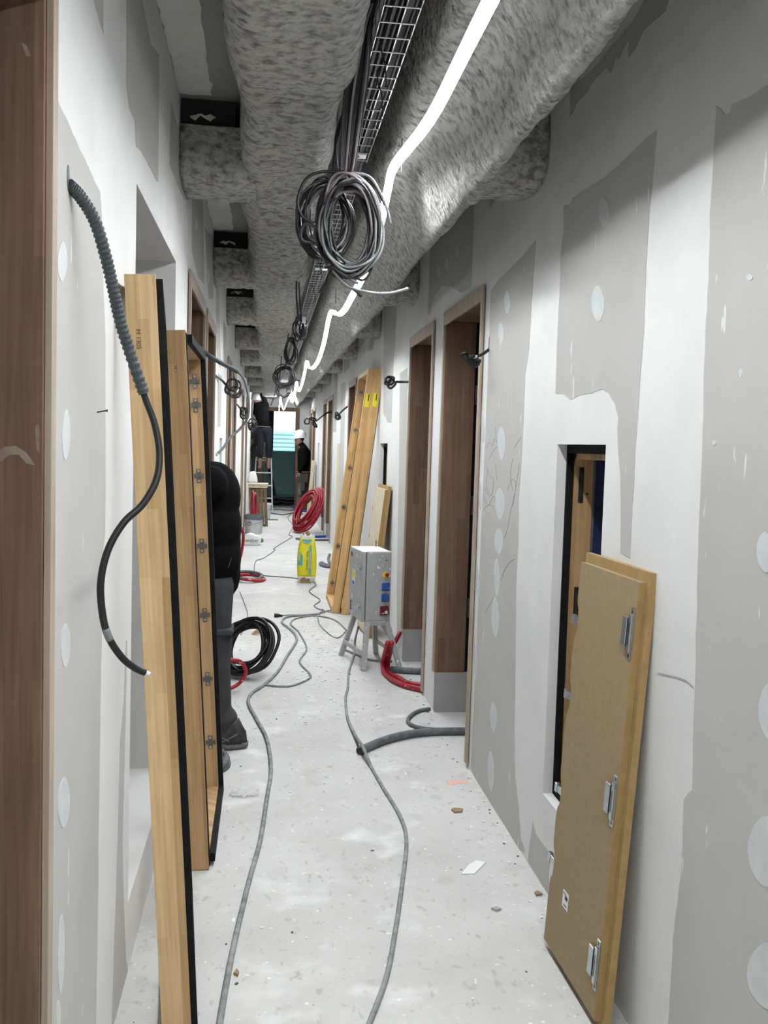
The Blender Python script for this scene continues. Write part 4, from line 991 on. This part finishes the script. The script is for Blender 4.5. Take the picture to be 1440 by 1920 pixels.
pipe_coil('red_hose_piece', (-.20, 5.9, .12), (.10, .12), (.1, .2, 1), (.9, .3, 0), 1, .012, 'red_pipe', 'short loop of bright red pipe behind the worker leg', seed=12, spread=.001, jit=.001)
pipe_coil('dark_hose_loop', (-.27, 4.55, .03), (.11, .13), (1, 0, .03), (0, 1, .05), 4, .016, 'conduit_dusty', 'dark hose loops on the floor behind the second leaning frame', seed=14, spread=.02, jit=.02)
def floor_pipe(px, r, mt, label, name='pipe', zs=None, cat='pipe', grp=None, hollow=False, sides=10):
    P = [at(u, v, Z=(zs[i] if zs else r)) for i, (u, v) in enumerate(px)]
    path = smooth_path(P, 8)
    o = MB().tube(path, r, sides).build(name, mt, smooth=True); tag(o, label, cat, grp)
    if hollow:
        t = (path[0] - path[1]).normalized(); MB().tube([path[0] + t * .0006, path[0] + t * .0012], r * .78, 12).build('open_end', 'black_steel', o)
    return o
floor_pipe([(674,1408),(700,1396),(730,1385),(770,1376),(810,1372),(850,1371),(900,1371),(960,1373)], .021, 'conduit_dusty', 'thick dark conduit curving out of the nearest right doorway', 'conduit', hollow=True, sides=16)
floor_pipe([(806,1329),(785,1333),(770,1342),(765,1353),(778,1362),(805,1367),(850,1369),(900,1369)], .011, 'conduit_dusty', 'thin dark conduit hooked in a loop at the nearest right doorway', 'conduit')
floor_pipe([(733,1255),(755,1257),(775,1258),(800,1259),(830,1260)], .022, 'conduit_dusty', 'thick dark conduit on the floor at the second right doorway', 'conduit', sides=14)
for k, dd in enumerate((0, 9)):
    floor_pipe([(727 + dd * .8, 1205),(722 + dd, 1225),(718 + dd, 1245),(722 + dd, 1262),(740 + dd, 1277 - dd * .6),(765, 1287 - dd * .7),(800, 1294 - dd),(840, 1298 - dd)], .017, 'red_pipe', ['outer red pipe bending from under the power box into the second doorway', 'inner red pipe bending from under the power box into the second doorway'][k], 'red_pipe', zs=[.24, .14, .05, .02, .02, .02, .02, .02], grp='red pipes under the power box')
pp = [Vector((.99, 6.75, .28)), Vector((1.0, 6.85, .36)), Vector((.95, 7.05, .40))]
o = tag(MB().tube(smooth_path([at(740, 1205, Y=6.7), at(747, 1192, Y=6.74), at(750, 1187, Y=6.78)], 5), .016, 10).build('red_pipe', 'red_pipe', smooth=True), 'short red pipe end poking up beside the power box leg', 'pipe')
floor_pipe([(670,1010),(660,1035),(655,1060),(668,1085),(690,1100)], .02, 'red_pipe', 'red pipe running behind the tall leaning frames', 'red_pipe', zs=[.3, .25, .12, .03, .02])
floor_pipe([(612,1060),(603,1055),(601,1058),(612,1062),(625,1062)], .02, 'conduit_dusty', 'dark conduit stub on the floor beside the tall frames', 'conduit')
floor_pipe([(618,1040),(616,1050),(622,1060)], .02, 'conduit_dusty', 'upright dark conduit end beside the tall frames', 'conduit', zs=[.10, .05, .02])
floor_pipe([(548,944),(552,952),(560,957),(575,958)], .025, 'blue_pipe', 'blue pipe on the floor in front of the far worker', 'blue_pipe')
floor_pipe([(584,1006),(600,1006),(618,1005)], .022, 'blue_pipe', 'blue pipe lying behind the yellow sack', 'blue_pipe')
floor_pipe([(555,1010),(585,1012),(618,1012)], .018, 'conduit_dusty', 'dark pipe lying behind the yellow sack', 'conduit')

# ------------------------------------------------------------------ cords on the floor
floor_pipe([(405,2000),(412,1920),(427,1830),(440,1765),(455,1700),(470,1640),(488,1575),(500,1500),(508,1440),(500,1385),(482,1350),(466,1318),(472,1300),(495,1284),(520,1260),(537,1232),(556,1200),(547,1182),(529,1167),(537,1157),(560,1154),(600,1151)], .0095, 'cord_grey', 'thick dusty grey cord winding down the left of the floor to the viewer', 'power_cord', cat='cord', grp='cords on the floor')
floor_pipe([(495,1284),(525,1287),(550,1285),(580,1272),(580,1262),(562,1240),(575,1215),(560,1185),(545,1170),(555,1160),(582,1155),(610,1157),(632,1165),(650,1182)], .0065, 'cord_grey', 'thinner grey cord looping off the thick cord towards the power box', 'power_cord', cat='cord', grp='cords on the floor')
pc = floor_pipe([(524,1154),(545,1153),(575,1152),(600,1150),(610,1147),(604,1142)], .0055, 'cord_grey', 'short cord ending in a black plug in mid floor', 'power_cord', cat='cord', grp='cords on the floor')
a = at(524, 1154, Z=.016); MB().tube([a + Vector((.03, 0, -.004)), a, a - Vector((.02, 0, 0)), a - Vector((.045, .005, 0))], [.008, .014, .02, .02], 12).build('plug', 'black_cable', pc)
for dy in (-.009, .009): MB().tube([a + Vector((-.045, dy, 0)), a + Vector((-.064, dy, 0))], .0025, 6).build('pin', 'zinc', pc)
floor_pipe([(556,958),(540,970),(549,985),(542,1002),(547,1007),(515,1027),(515,1032),(495,1046),(480,1052),(477,1070),(485,1078),(520,1081),(552,1084),(582,1089),(592,1097),(580,1109),(600,1125),(589,1136),(607,1145),(622,1144),(640,1143)], .0055, 'conduit_dusty', 'thin dark cord zigzagging past the yellow sack to the far end', 'power_cord', cat='cord', grp='cords on the floor')
floor_pipe([(672,1150),(650,1182),(632,1196),(615,1187),(599,1170),(597,1152),(608,1146),(628,1149),(650,1152)], .0055, 'cord_grey', 'cord drooping from under the power box in a wide loop', 'power_cord', zs=[.30, .05, .006, .006, .006, .006, .006, .006, .006], cat='cord', grp='cords on the floor')
floor_pipe([(672,1175),(666,1200),(664,1225),(654,1260),(652,1290),(648,1310),(652,1347),(667,1380),(680,1400),(697,1440),(720,1480),(750,1530),(762,1575),(755,1650),(742,1740),(725,1830),(690,1925),(660,2000)], .0080, 'cord_grey', 'grey cord running from the power box down the right of the floor', 'power_cord', zs=[.22, .09, .02] + [.006] * 4 + [.02, .048] + [.006] * 9, cat='cord', grp='cords on the floor')
floor_pipe([(450,1110),(458,1130),(464,1150),(460,1170),(452,1190)], .0045, 'cord_grey', 'thin grey cord behind the stooping worker', 'power_cord', cat='cord', grp='cords on the floor')
floor_pipe([(640,1215),(680,1232),(700,1238),(735,1240)], .008, 'cord_grey', 'dusty cord lying under the power box legs', 'power_cord', cat='cord', grp='cords on the floor')
for k, (px, lab) in enumerate((([(500,957),(520,955),(545,957),(556,953)], 'dark cable strung across the far floor before the end doorway'), ([(508,962),(530,965),(552,961),(568,964)], 'dark cable lying just before the far worker'), ([(505,952),(525,950),(550,951)], 'dark cable along the end door threshold'))):
    floor_pipe(px, .012, 'conduit_dusty', lab, 'floor_cable', cat='cable', grp='cables near the end doorway')

# ------------------------------------------------------------------ floor debris
def chip(px, z, name, mt, label, cat='debris', h=.004):
    P = [at(u, v, Z=0) for u, v in px]; c = sum(P, Vector()) / len(P)
    o = MB().prism([(p.x - c.x, p.y - c.y) for p in P], 'Z', .0005, h).build(name, mt); o.location = c; return tag(o, label, cat)
chip([(865,1640),(880,1622),(893,1615),(911,1618),(889,1640)], 0, 'plaster_offcut', 'white_plastic', 'white plaster offcut on the floor near the leaning panel')
chip([(846,1520),(852,1517),(868,1519),(866,1524),(852,1525)], 0, 'wood_chip', 'leaf_brown', 'small brown wood chip on the floor by the right wall', h=.008)
chip([(921,1706),(930,1703),(940,1707),(932,1710)], 0, 'grey_pebble', 'plate_grey', 'small flat grey pebble on the floor before the leaning panel', h=.008)
chip([(1002,1676),(1008,1673),(1017,1679),(1006,1681)], 0, 'wood_chip', 'leaf_brown', 'brown chip on the floor against the leaning panel', h=.008)
chip([(438,1828),(444,1820),(448,1826),(446,1832)], 0, 'mortar_lump', 'leaf_brown', 'tiny brown lump on the floor beside the thick grey cord', h=.008)
chip([(836,1468),(850,1462),(874,1463),(877,1470),(862,1468),(846,1473)], 0, 'spray_mark', 'pink_spray', 'faint pink spray mark on the floor by the right wall', 'mark', h=.0011)
pf = empty('plastic_film', at(458, 1490, Z=0)); tag(pf, 'crumpled clear plastic film on the floor beside the second frame', 'film')
n = 11; m = MB(); vs = []
for i in range(n):
    for j in range(n):
        u, v = i / (n - 1) - .5, j / (n - 1) - .5
        vs.append((u * .13, v * .09 * (1 - abs(u)), .002 + .022 * max(0, noise.noise(Vector((u * 7, v * 7, 2))) + .35)))
m.add(vs, [(i * n + j, (i + 1) * n + j, (i + 1) * n + j + 1, i * n + j + 1) for i in range(n - 1) for j in range(n - 1)]); m.build('film', 'plastic_film', pf)
lf = empty('paper_scrap', at(480, 1190, Z=0)); tag(lf, 'curled brown paper scrap behind the black cable coil', 'paper')
MB().add([(-.04, 0, .003), (.0, -.03, .01), (.05, 0, .012), (.055, .02, .075), (.02, .01, .055), (-.02, .03, .02)], [(0, 1, 5), (1, 2, 4, 5), (2, 3, 4)]).build('scrap', 'leaf_brown', lf)
rn = random.Random(21); m = MB()
for k in range(420):
    t = rn.random()
    if t < .55: y = rn.uniform(5.2, 8.6); x = rn.gauss(.42, .16)
    elif t < .8: y = rn.uniform(2.6, 9); x = XR - abs(rn.gauss(0, .06)) - .01
    else: y = rn.uniform(2.3, 10); x = rn.uniform(XL + .02, XR - .02)
    if not XL + .01 < x < XR - .01: continue
    s = rn.uniform(.002, .010) * (1.3 if t < .55 else .8); a = rn.uniform(0, 6.28)
    pts = [(x + s * rn.uniform(.6, 1.3) * math.cos(a + q * 1.4), y + s * rn.uniform(.6, 1.3) * math.sin(a + q * 1.4)) for q in range(4)]
    m.prism(pts, 'Z', .0004, s * .35 + .001)
o = m.build('plaster_crumbs', 'dust_white'); tag(o, 'scattered crumbs of white plaster on the corridor floor', 'crumbs', kind='stuff')
rn = random.Random(31); m = MB()
for k in range(90):
    x = rn.uniform(XL + .02, XR - .02) if rn.random() < .5 else XR - abs(rn.gauss(0, .05)) - .012; y = rn.uniform(2.3, 9); s = rn.uniform(.0015, .006); a = rn.uniform(0, 6.28)
    if not XL + .01 < x < XR - .01: continue
    m.prism([(x + s * rn.uniform(.5, 1.4) * math.cos(a + q * 1.4), y + s * rn.uniform(.5, 1.4) * math.sin(a + q * 1.4)) for q in range(4)], 'Z', .0004, s * .5 + .001)
o = m.build('dark_grit', 'bucket_rim'); tag(o, 'scattered dark grit on the corridor floor', 'grit', kind='stuff')

# ------------------------------------------------------------------ ladders and clutter at the far end
def stepladder(base, W, H, D, n, mt, label, zs=None, lean=.06):
    e = empty('stepladder', base); tag(e, label, 'ladder')
    for s in (-1, 1):
        MB().bar((s * W / 2, 0, 0), (s * (W / 2 - .05), D * .45, H), .022, .05).build('front_rail', mt, e)
        MB().bar((s * W / 2, D, 0), (s * (W / 2 - .05), D * .55, H), .02, .035).build('rear_rail', mt, e)
    for k in range(1, n + 1):
        z = H * k / (n + .15); f = z / H
        MB().box(-W / 2 + .03 * f, W / 2 - .03 * f, D * .45 * f - .03, D * .45 * f + .05, z - .025, z).build('step', mt, e)
    MB().box(-W / 2 + .05, W / 2 - .05, D * .40, D * .62, H - .01, H + .015).build('platform', mt, e)
    return e
stepladder((-.06, 22.15, 0), .44, 1.20, .75, 4, 'ladder_white', 'white stepladder under the worker at the far end')
l2 = empty('folding_ladder', (.30, 24.6, 0)); tag(l2, 'dark folding ladder leaning beyond the end doorway', 'ladder'); l2.rotation_euler = (.0, -.22, .3)
for s in (0, .22): MB().bar((s * .1, s, .0), (s * .1, s, 1.0), .03, .05).build('rail', 'ladder_dark', l2)
for k in range(4): MB().bar((0, 0, .18 + k * .22), (.02, .22, .18 + k * .22), .03, .02).build('rung', 'ladder_dark', l2)
MB().box(-.05, .07, -.02, .24, 1.0, 1.04).build('cap', 'aluminium', l2)
th = MB().box(ex0 - .02, ex1 + .04, YE - .12, YE - .02, 0, .035).build('threshold_bar', 'conduit_dusty', bevel=.004); tag(th, 'dark bar across the floor of the end doorway', 'threshold')
rn = random.Random(5); e = empty('cable_heap', (.42, YE + .7, 0)); tag(e, 'heap of dark cables on the floor just beyond the end doorway', 'cable heap')
for k in range(26):
    P = [Vector((rn.uniform(-.5, .5), rn.uniform(-.3, .3), rn.uniform(.02, .20))) for _ in range(6)]
    MB().tube(smooth_path(P, 5), .016, 6).build('cable', ['black_cable', 'dark_cable'][k % 2], e, smooth=True)

# ------------------------------------------------------------------ people
def person(name, label, elems, voxel=.012, smooth_it=3):
    """elems: ('c', p, q, r0, r1, mat) tapered limb or ('e', centre, radii, mat) ellipsoid; fused into one continuous body"""
    m = MB(); mats = []
    for el in elems:
        if el[0] == 'c':
            _, p, q, r0, r1, mt = el; p, q = Vector(p), Vector(q); m.ball(p, r0, 12, 8); m.ball(q, r1, 12, 8); m.tube([p, q], [r0, r1], 12)
        else: m.ball(el[1], el[2], 18, 12)
        if el[-1] not in mats: mats.append(el[-1])
    me = bpy.data.meshes.new(name); me.from_pydata(m.v, [], m.f); tmp = bpy.data.objects.new(name + '_tmp', me); COL.objects.link(tmp)
    rm = tmp.modifiers.new('r', 'REMESH'); rm.mode = 'VOXEL'; rm.voxel_size = voxel
    sm = tmp.modifiers.new('s', 'SMOOTH'); sm.iterations = smooth_it; sm.factor = .5
    dg = bpy.context.evaluated_depsgraph_get(); me2 = bpy.data.meshes.new_from_object(tmp.evaluated_get(dg)); bpy.data.objects.remove(tmp)
    me2.materials.clear()
    for k in mats: me2.materials.append(MATS[k])
    nf = len(me2.polygons); C = np.empty(nf * 3); me2.polygons.foreach_get('center', C); C = C.reshape(-1, 3)
    best = np.full(nf, 1e9); idx = np.zeros(nf, int)
    for el in elems:
        if el[0] == 'c':
            p, q = np.array(el[1], float), np.array(el[2], float); d = q - p; t = np.clip(((C - p) @ d) / max(1e-9, d @ d), 0, 1)
            dist = np.linalg.norm(C - (p + t[:, None] * d), axis=1) - (el[3] + (el[4] - el[3]) * t)
        else:
            r = np.array(el[2] if isinstance(el[2], (tuple, list)) else (el[2],) * 3, float); k = np.linalg.norm((C - np.array(el[1], float)) / r, axis=1); dist = (k - 1) * r.min()
        u = dist < best; best[u] = dist[u]; idx[u] = mats.index(el[-1])
    me2.polygons.foreach_set('material_index', idx.astype('i')); me2.polygons.foreach_set('use_smooth', [True] * nf); me2.update()
    o = bpy.data.objects.new('body', me2); COL.objects.link(o)
    e = empty('person', (0, 0, 0)); c = C.mean(0); e.location = (c[0], c[1], C[:, 2].min()); reparent(o, e)
    return tag(e, label, 'person')
def hand(wrist, d, n, mt='skin', s=1.0, curl=.4):
    """palm with four fingers and a thumb; d = pointing direction, n = back-of-hand normal"""
    w, d, n = Vector(wrist), Vector(d).normalized(), Vector(n).normalized(); a = d.cross(n).normalized(); n = a.cross(d); out = []
    pc = w + d * .05 * s
    for k in range(4):
        o = a * ((k - 1.5) * .021 * s); out.append(('c', w + d * .015 * s + o * .6, w + d * .085 * s + o, .013 * s, .011 * s, mt))
        L = (.032, .038, .036, .028)[k] * s; p0 = w + d * .09 * s + o
        p1 = p0 + (d * math.cos(curl) - n * math.sin(curl)) * L; p2 = p1 + (d * math.cos(2 * curl) - n * math.sin(2 * curl)) * L
        out += [('c', p0, p1, .0095 * s, .009 * s, mt), ('c', p1, p2, .009 * s, .0075 * s, mt)]
    b = w + d * .03 * s - a * .03 * s; t1 = b + (d * .6 - a * .7 - n * .2).normalized() * .035 * s; t2 = t1 + (d * .9 - a * .2 - n * .3).normalized() * .03 * s
    out += [('c', b, t1, .013 * s, .011 * s, mt), ('c', t1, t2, .011 * s, .009 * s, mt)]
    return out
def head_elems(c, f, up=(0, 0, 1), hair='hair'):
    """c = head centre, f = facing direction"""
    c, f, up = Vector(c), Vector(f).normalized(), Vector(up).normalized(); s = f.cross(up).normalized(); up = s.cross(f)
    E = [('e', c, (.088, .088, .105), 'skin'), ('c', c + f * .035 - up * .045, c + f * .055 - up * .085, .055, .035, 'skin'),
         ('c', c + f * .090 + up * .0, c + f * .112 - up * .03, .010, .014, 'skin'), ('e', c - f * .03 + up * .03, (.092, .092, .098), hair),
         ('c', c + f * .086 - up * .062 - s * .018, c + f * .086 - up * .062 + s * .018, .009, .009, 'shoe_mauve')]
    for q in (-1, 1):
        E += [('e', c + s * q * .088 - up * .01, (.018, .018, .030), 'skin'), ('e', c + s * q * .032 + f * .078 + up * .012, .012, 'hair')]
    return E
def helmet(e, c, f, up=(0, 0, 1), s=1.0):
    c, f, up = Vector(c), Vector(f).normalized(), Vector(up).normalized(); sd = f.cross(up).normalized(); up = sd.cross(f)
    M = Matrix((sd, f, up)).transposed().to_4x4(); M.translation = c; m = MB()
    N = 28; prof = [(1.0, 0.0), (1.0, .03), (.985, .06), (.93, .095), (.80, .13), (.58, .152), (.3, .163), (.02, .166)]; vs = []
    for r, h in prof:
        for k in range(N):
            t = 2 * math.pi * k / N; vs.append((r * .118 * math.cos(t) * s, r * .142 * math.sin(t) * s, h * s))
    fs = [(i * N + k, i * N + (k + 1) % N, (i + 1) * N + (k + 1) % N, (i + 1) * N + k) for i in range(len(prof) - 1) for k in range(N)] + [tuple((len(prof) - 1) * N + k for k in range(N))]
    m.add(vs, fs); sh = m.build('helmet', 'helmet_white', None, smooth=True, xf=M); reparent(sh, e)
    b = MB(); vs = []
    for kk, (rx, ry, h) in enumerate(((.116, .140, .004), (.132, .156, -.006), (.132, .156, -.012), (.116, .140, -.004))):
        for k in range(N):
            t = 2 * math.pi * k / N; fr = max(0, math.sin(t)) ** 2
            vs.append((rx * math.cos(t) * s, (ry + (.04 * fr if kk in (1, 2) else 0)) * math.sin(t) * s, (h - .012 * fr * (kk in (1, 2))) * s))
    b.add(vs, [(i * N + k, i * N + (k + 1) % N, ((i + 1) % 4) * N + (k + 1) % N, ((i + 1) % 4) * N + k) for i in range(4) for k in range(N)])
    o = b.build('brim', 'helmet_white', None, smooth=True, xf=M); o.parent = sh
    r = MB().tube([(0, (-.13 + .26 * q / 10) * s, (.166 * math.sqrt(max(0, 1 - ((q - 5) / 5.2) ** 2)) + .002) * s) for q in range(11)], .008 * s, 6).build('ridge', 'helmet_white', None, smooth=True, xf=M); o2 = r; o2.parent = sh
    return sh
# --- stooping worker behind the second frame, left side towards the viewer, reaching into the left doorway
J, T = 'jacket_black', 'trousers_black'; y = 4.93
el = [('e', (-.265, y, .88), (.12, .16, .10), T), ('e', (-.262, y, .96), (.148, .212, .17), J), ('e', (-.262, y, 1.12), (.146, .205, .20), J),
      ('e', (-.268, y, 1.12), (.125, .17, .17), J), ('e', (-.262, y, 1.27), (.14, .185, .18), J), ('c', (-.265, y, 1.05), (-.265, y, .86), .145, .148, J),
      ('c', (-.27, y - .16, 1.345), (-.285, y + .16, 1.345), .085, .085, J), ('c', (-.30, y, 1.36), (-.37, y, 1.42), .085, .06, J),
      ('c', (-.255, y - .185, 1.335), (-.44, y - .17, 1.25), .078, .062, J), ('c', (-.44, y - .17, 1.25), (-.66, y - .11, 1.24), .06, .045, J),
      ('c', (-.29, y + .19, 1.335), (-.46, y + .18, 1.22), .075, .06, J), ('c', (-.46, y + .18, 1.22), (-.66, y + .10, 1.26), .06, .045, J),
      ('c', (-.245, y - .095, .82), (-.238, y - .11, .50), .098, .080, T), ('c', (-.238, y - .11, .50), (-.215, y - .10, .13), .080, .072, T), ('c', (-.235, y - .11, .56), (-.238, y - .11, .47), .086, .086, T),
      ('e', (-.20, y - .10, .16), (.085, .08, .06), T),
      ('c', (-.27, y + .095, .82), (-.30, y + .11, .50), .098, .076, T), ('c', (-.30, y + .11, .50), (-.29, y + .12, .13), .078, .066, T)]
el += head_elems((-.475, y, 1.46), (-.75, 0, -.65), (-.65, 0, .75)) + [('c', (-.37, y, 1.40), (-.44, y, 1.44), .06, .058, 'skin')]
el += hand((-.70, y - .10, 1.24), (-1, .1, .05), (0, 0, 1)) + hand((-.70, y + .09, 1.27), (-1, -.1, 0), (0, 0, 1))
w1 = person('worker', 'worker in black jacket and dark trousers stooping into the left doorway', el, .010, 7)
for s, yy, xo in ((-1, y - .10, 0), (1, y + .12, -.08)):
    sh = skin([[(xo - .215 + px_ * .155 + .0, yy + py_ * .052 * (1 - .18 * px_), z + max(0, px_) * lift) for px_, py_ in rrect(1, 1, 26, 2.6)] for z, lift in ((0.0, .012), (.02, .0), (.035, .0))], 'shoe_sole', 'shoe_sole', None)
    reparent(sh, w1); sh.name = 'shoe'
    up_ = skin([[(xo - .215 + off + px_ * rx, yy + py_ * ry, z) for px_, py_ in rrect(1, 1, 26, 2.4)] for z, rx, ry, off in ((.03, .150, .050, 0), (.06, .142, .048, .004), (.085, .115, .045, .028), (.11, .080, .044, .048), (.15, .062, .046, .046))], 'upper', 'shoe_black', None)
    up_.parent = sh
    for q in range(4):
        lc = MB().tube([(xo - .265 + q * .022, yy - .038, .082 + q * .013), (xo - .262 + q * .022, yy, .098 + q * .014), (xo - .265 + q * .022, yy + .038, .082 + q * .013)], .003, 5).build('lace', 'grey_core', None); lc.parent = sh
    for (a_, b_) in (((.06, .05), (-.02, .09)), ((-.02, .09), (-.08, .045)), ((.02, .045), (.10, .085))):
        st = MB().tube([(xo - .215 + a_[0], yy - .052, a_[1]), (xo - .215 + (a_[0] + b_[0]) / 2, yy - .0525, (a_[1] + b_[1]) / 2), (xo - .215 + b_[0], yy - .050, b_[1])], .0035, 5).build('stripe', 'shoe_sole', None); st.parent = sh
zp = MB().tube([(-.16, y - .165, .98), (-.175, y - .172, .93)], .003, 5).build('zip_pull', 'hinge_metal', None); reparent(zp, w1)
pk = MB().box(-.30, -.145, y - .205, y - .02, .595, .625).build('thigh_band', 'trousers_black', bevel=.008); reparent(pk, w1); 
# --- worker on the stepladder, back to the viewer, right arm up
Y2 = 22.25
P2 = lambda u, v, dy=0: at(u + 3.5, v, Y=Y2 + dy)
J, T = 'jacket_black', 'jeans_navy'
hipL, hipR = P2(485.5, 806), P2(499, 806)
el = [('e', (hipL + hipR) / 2, (.165, .125, .13), T), ('c', P2(489, 796), P2(487, 770), .145, .165, J), ('c', P2(481, 762), P2(493, 760), .10, .10, J), ('e', P2(487, 775), (.165, .115, .20), J),
      ('c', hipL, P2(485, 838), .095, .075, T), ('c', P2(485, 838), P2(484.5, 855), .075, .070, T), ('c', hipR, P2(500.5, 838), .095, .075, T), ('c', P2(500.5, 838), P2(501, 855), .075, .070, T),
      ('c', P2(484.5, 857), P2(483.5, 872), .055, .042, 'boot_brown'), ('c', P2(501, 857), P2(500, 872), .055, .042, 'boot_brown'),
      ('c', P2(483, 876), P2(482.5, 877, .16), .048, .042, 'shoe_mauve'), ('c', P2(500, 876), P2(500.5, 877, .16), .048, .042, 'shoe_mauve'),
      ('c', P2(494.5, 760), P2(491, 745, -.06), .070, .058, J), ('c', P2(491, 745, -.06), P2(488, 739, -.06), .055, .05, J), ('c', P2(488, 739, -.06), P2(477, 729, -.03), .044, .034, 'skin'),
      ('c', P2(478, 762, .02), P2(475, 775, .18), .068, .055, J), ('c', P2(475, 775, .18), P2(475, 757, .30), .045, .034, J),
      ('c', P2(486, 760), P2(479, 752, .02), .06, .056, 'skin')]
el += head_elems(P2(477, 746, .03), (-.55, .8, .15)) + hand(P2(476.5, 728.5, -.03), (-.8, .2, .5), (.4, .3, .8), 'shoe_black', 1.1) + hand(P2(475, 756, .3), (0, .2, 1), (0, 1, 0))
w2 = person('worker', 'worker in black top standing on the stepladder with one arm raised', el, .011)
helmet(w2, P2(477, 748.5, .03), (-.55, .8, .10), (-.05, -.05, 1), .93)
bl_ = MB().tube([(P2(489, 800).x + .165 * math.cos(t), Y2 + .128 * math.sin(t), P2(489, 800).z) for t in np.linspace(0, 6.28, 25)[:-1]], .014, 6, closed=True).build('belt', 'trousers_grey', None); reparent(bl_, w2)
# --- worker mostly hidden behind the ladder
Y3 = 22.85
P3 = lambda u, v, dy=0: at(u + 11, v, Y=Y3 + dy)
el = [('e', P3(471, 842), (.15, .13, .14), 'trousers_grey'), ('c', P3(467, 846), P3(467, 895), .09, .075, 'trousers_grey'), ('c', P3(476, 846), P3(476, 895), .09, .075, 'trousers_grey'),
      ('c', P3(467, 895), P3(467, 945), .072, .06, 'trousers_grey'), ('c', P3(476, 895), P3(476, 945), .072, .06, 'trousers_grey'),
      ('c', P3(467, 948), P3(468, 949, -.12), .05, .045, 'shoe_black'), ('c', P3(476, 948), P3(477, 949, -.12), .05, .045, 'shoe_black'),
      ('e', P3(473, 815), (.16, .12, .24), 'trousers_grey'), ('c', P3(466, 800), P3(480, 800), .09, .09, 'trousers_grey'),
      ('c', P3(464.5, 803), P3(463, 822, -.1), .06, .05, 'trousers_grey'), ('c', P3(463, 822, -.1), P3(470, 836, -.18), .046, .036, 'skin'),
      ('c', P3(481, 803), P3(485, 822), .06, .05, 'trousers_grey'), ('c', P3(485, 822), P3(482, 838, -.1), .046, .036, 'skin'), ('c', P3(473, 796), P3(473, 788), .06, .055, 'skin')]
el += head_elems(P3(473, 778), (.3, -.9, 0)) + hand(P3(470.5, 837, -.18), (.4, -.2, -1), (0, -1, 0)) + hand(P3(482, 839, -.1), (-.2, -.2, -1), (0, -1, 0))
w3 = person('worker', 'worker in grey clothes half hidden behind the stepladder', el, .013)
pq = P3(469, 828, -.16); o = MB().box(pq.x - .06, pq.x + .06, pq.y - .05, pq.y + .03, pq.z - .12, pq.z + .06).build('tool_pouch', 'pouch', None, bevel=.012); reparent(o, w3)
# --- worker at the right in helmet, facing left
Y4 = 22.1
P4 = lambda u, v, dy=0: at(u, v, Y=Y4 + dy)
J, T = 'jacket_black', 'trousers_taupe'
el = [('e', P4(569, 888), (.135, .15, .13), T), ('c', P4(569, 880), P4(570, 850), .135, .155, J), ('e', P4(570.5, 856), (.145, .19, .22), J), ('c', P4(569, 841, -.17), P4(571, 841, .17), .08, .08, J),
      ('c', P4(567, 838), P4(563, 830), .058, .052, 'skin'), ('c', P4(569, 838), P4(565, 833), .075, .066, J),
      ('c', P4(570, 843, -.20), P4(572, 866, -.22), .066, .056, J), ('c', P4(572, 866, -.22), P4(562, 884, -.20), .05, .042, J),
      ('c', P4(571, 843, .20), P4(566, 866, .22), .066, .055, J), ('c', P4(566, 866, .22), P4(560, 884, .15), .05, .042, J),
      ('c', P4(566, 893, -.09), P4(563, 922, -.11), .092, .075, T), ('c', P4(563, 922, -.11), P4(560, 950, -.1), .074, .062, T),
      ('c', P4(572, 893, .09), P4(572, 922, .1), .092, .075, T), ('c', P4(572, 922, .1), P4(572, 950, .1), .074, .062, T),
      ('c', P4(561.5, 957, -.1), P4(554.5, 958.5, -.1), .052, .042, 'shoe_black'), ('c', P4(573.5, 957, .1), P4(566, 958.5, .1), .052, .042, 'shoe_black')]
el += head_elems(P4(561, 824), (-1, -.12, -.1)) + hand(P4(561.5, 885, -.2), (-.5, .3, -.9), (-.8, -.4, 0)) + hand(P4(560, 885, .15), (-.5, -.3, -.9), (-.8, .4, 0))
w4 = person('worker', 'worker in white helmet and black jacket standing by the right wall', el, .011)
helmet(w4, P4(562.5, 820.5), (-1, -.12, -.08), (-.05, 0, 1), 1.05)
c = P4(569, 885); bt = MB().tube([(c.x + .15 * math.cos(t), Y4 + .17 * math.sin(t), c.z) for t in np.linspace(0, 6.28, 25)[:-1]], .022, 6, closed=True).build('tool_belt', 'leather', None); reparent(bt, w4)
for (u, v, dy, sx, sz, mt) in ((563, 893, -.16, .07, .12, 'pouch'), (571, 894, -.19, .08, .13, 'pouch'), (568, 905, -.18, .05, .2, 'shoe_black')):
    q = P4(u, v, dy); o = MB().box(q.x - sx, q.x + sx, q.y - .05, q.y + .03, q.z - sz, q.z + sz * .5).build('pouch', mt, None, bevel=.015); o.parent = bt
for (u, v, dy) in ((562, 924, -.18), (570.5, 924, .03)):
    q = P4(u, v, dy); o = MB().ball(q, (.06, .05, .09), 12, 8).build('knee_pad', 'trousers_grey', None, smooth=True); reparent(o, w4)
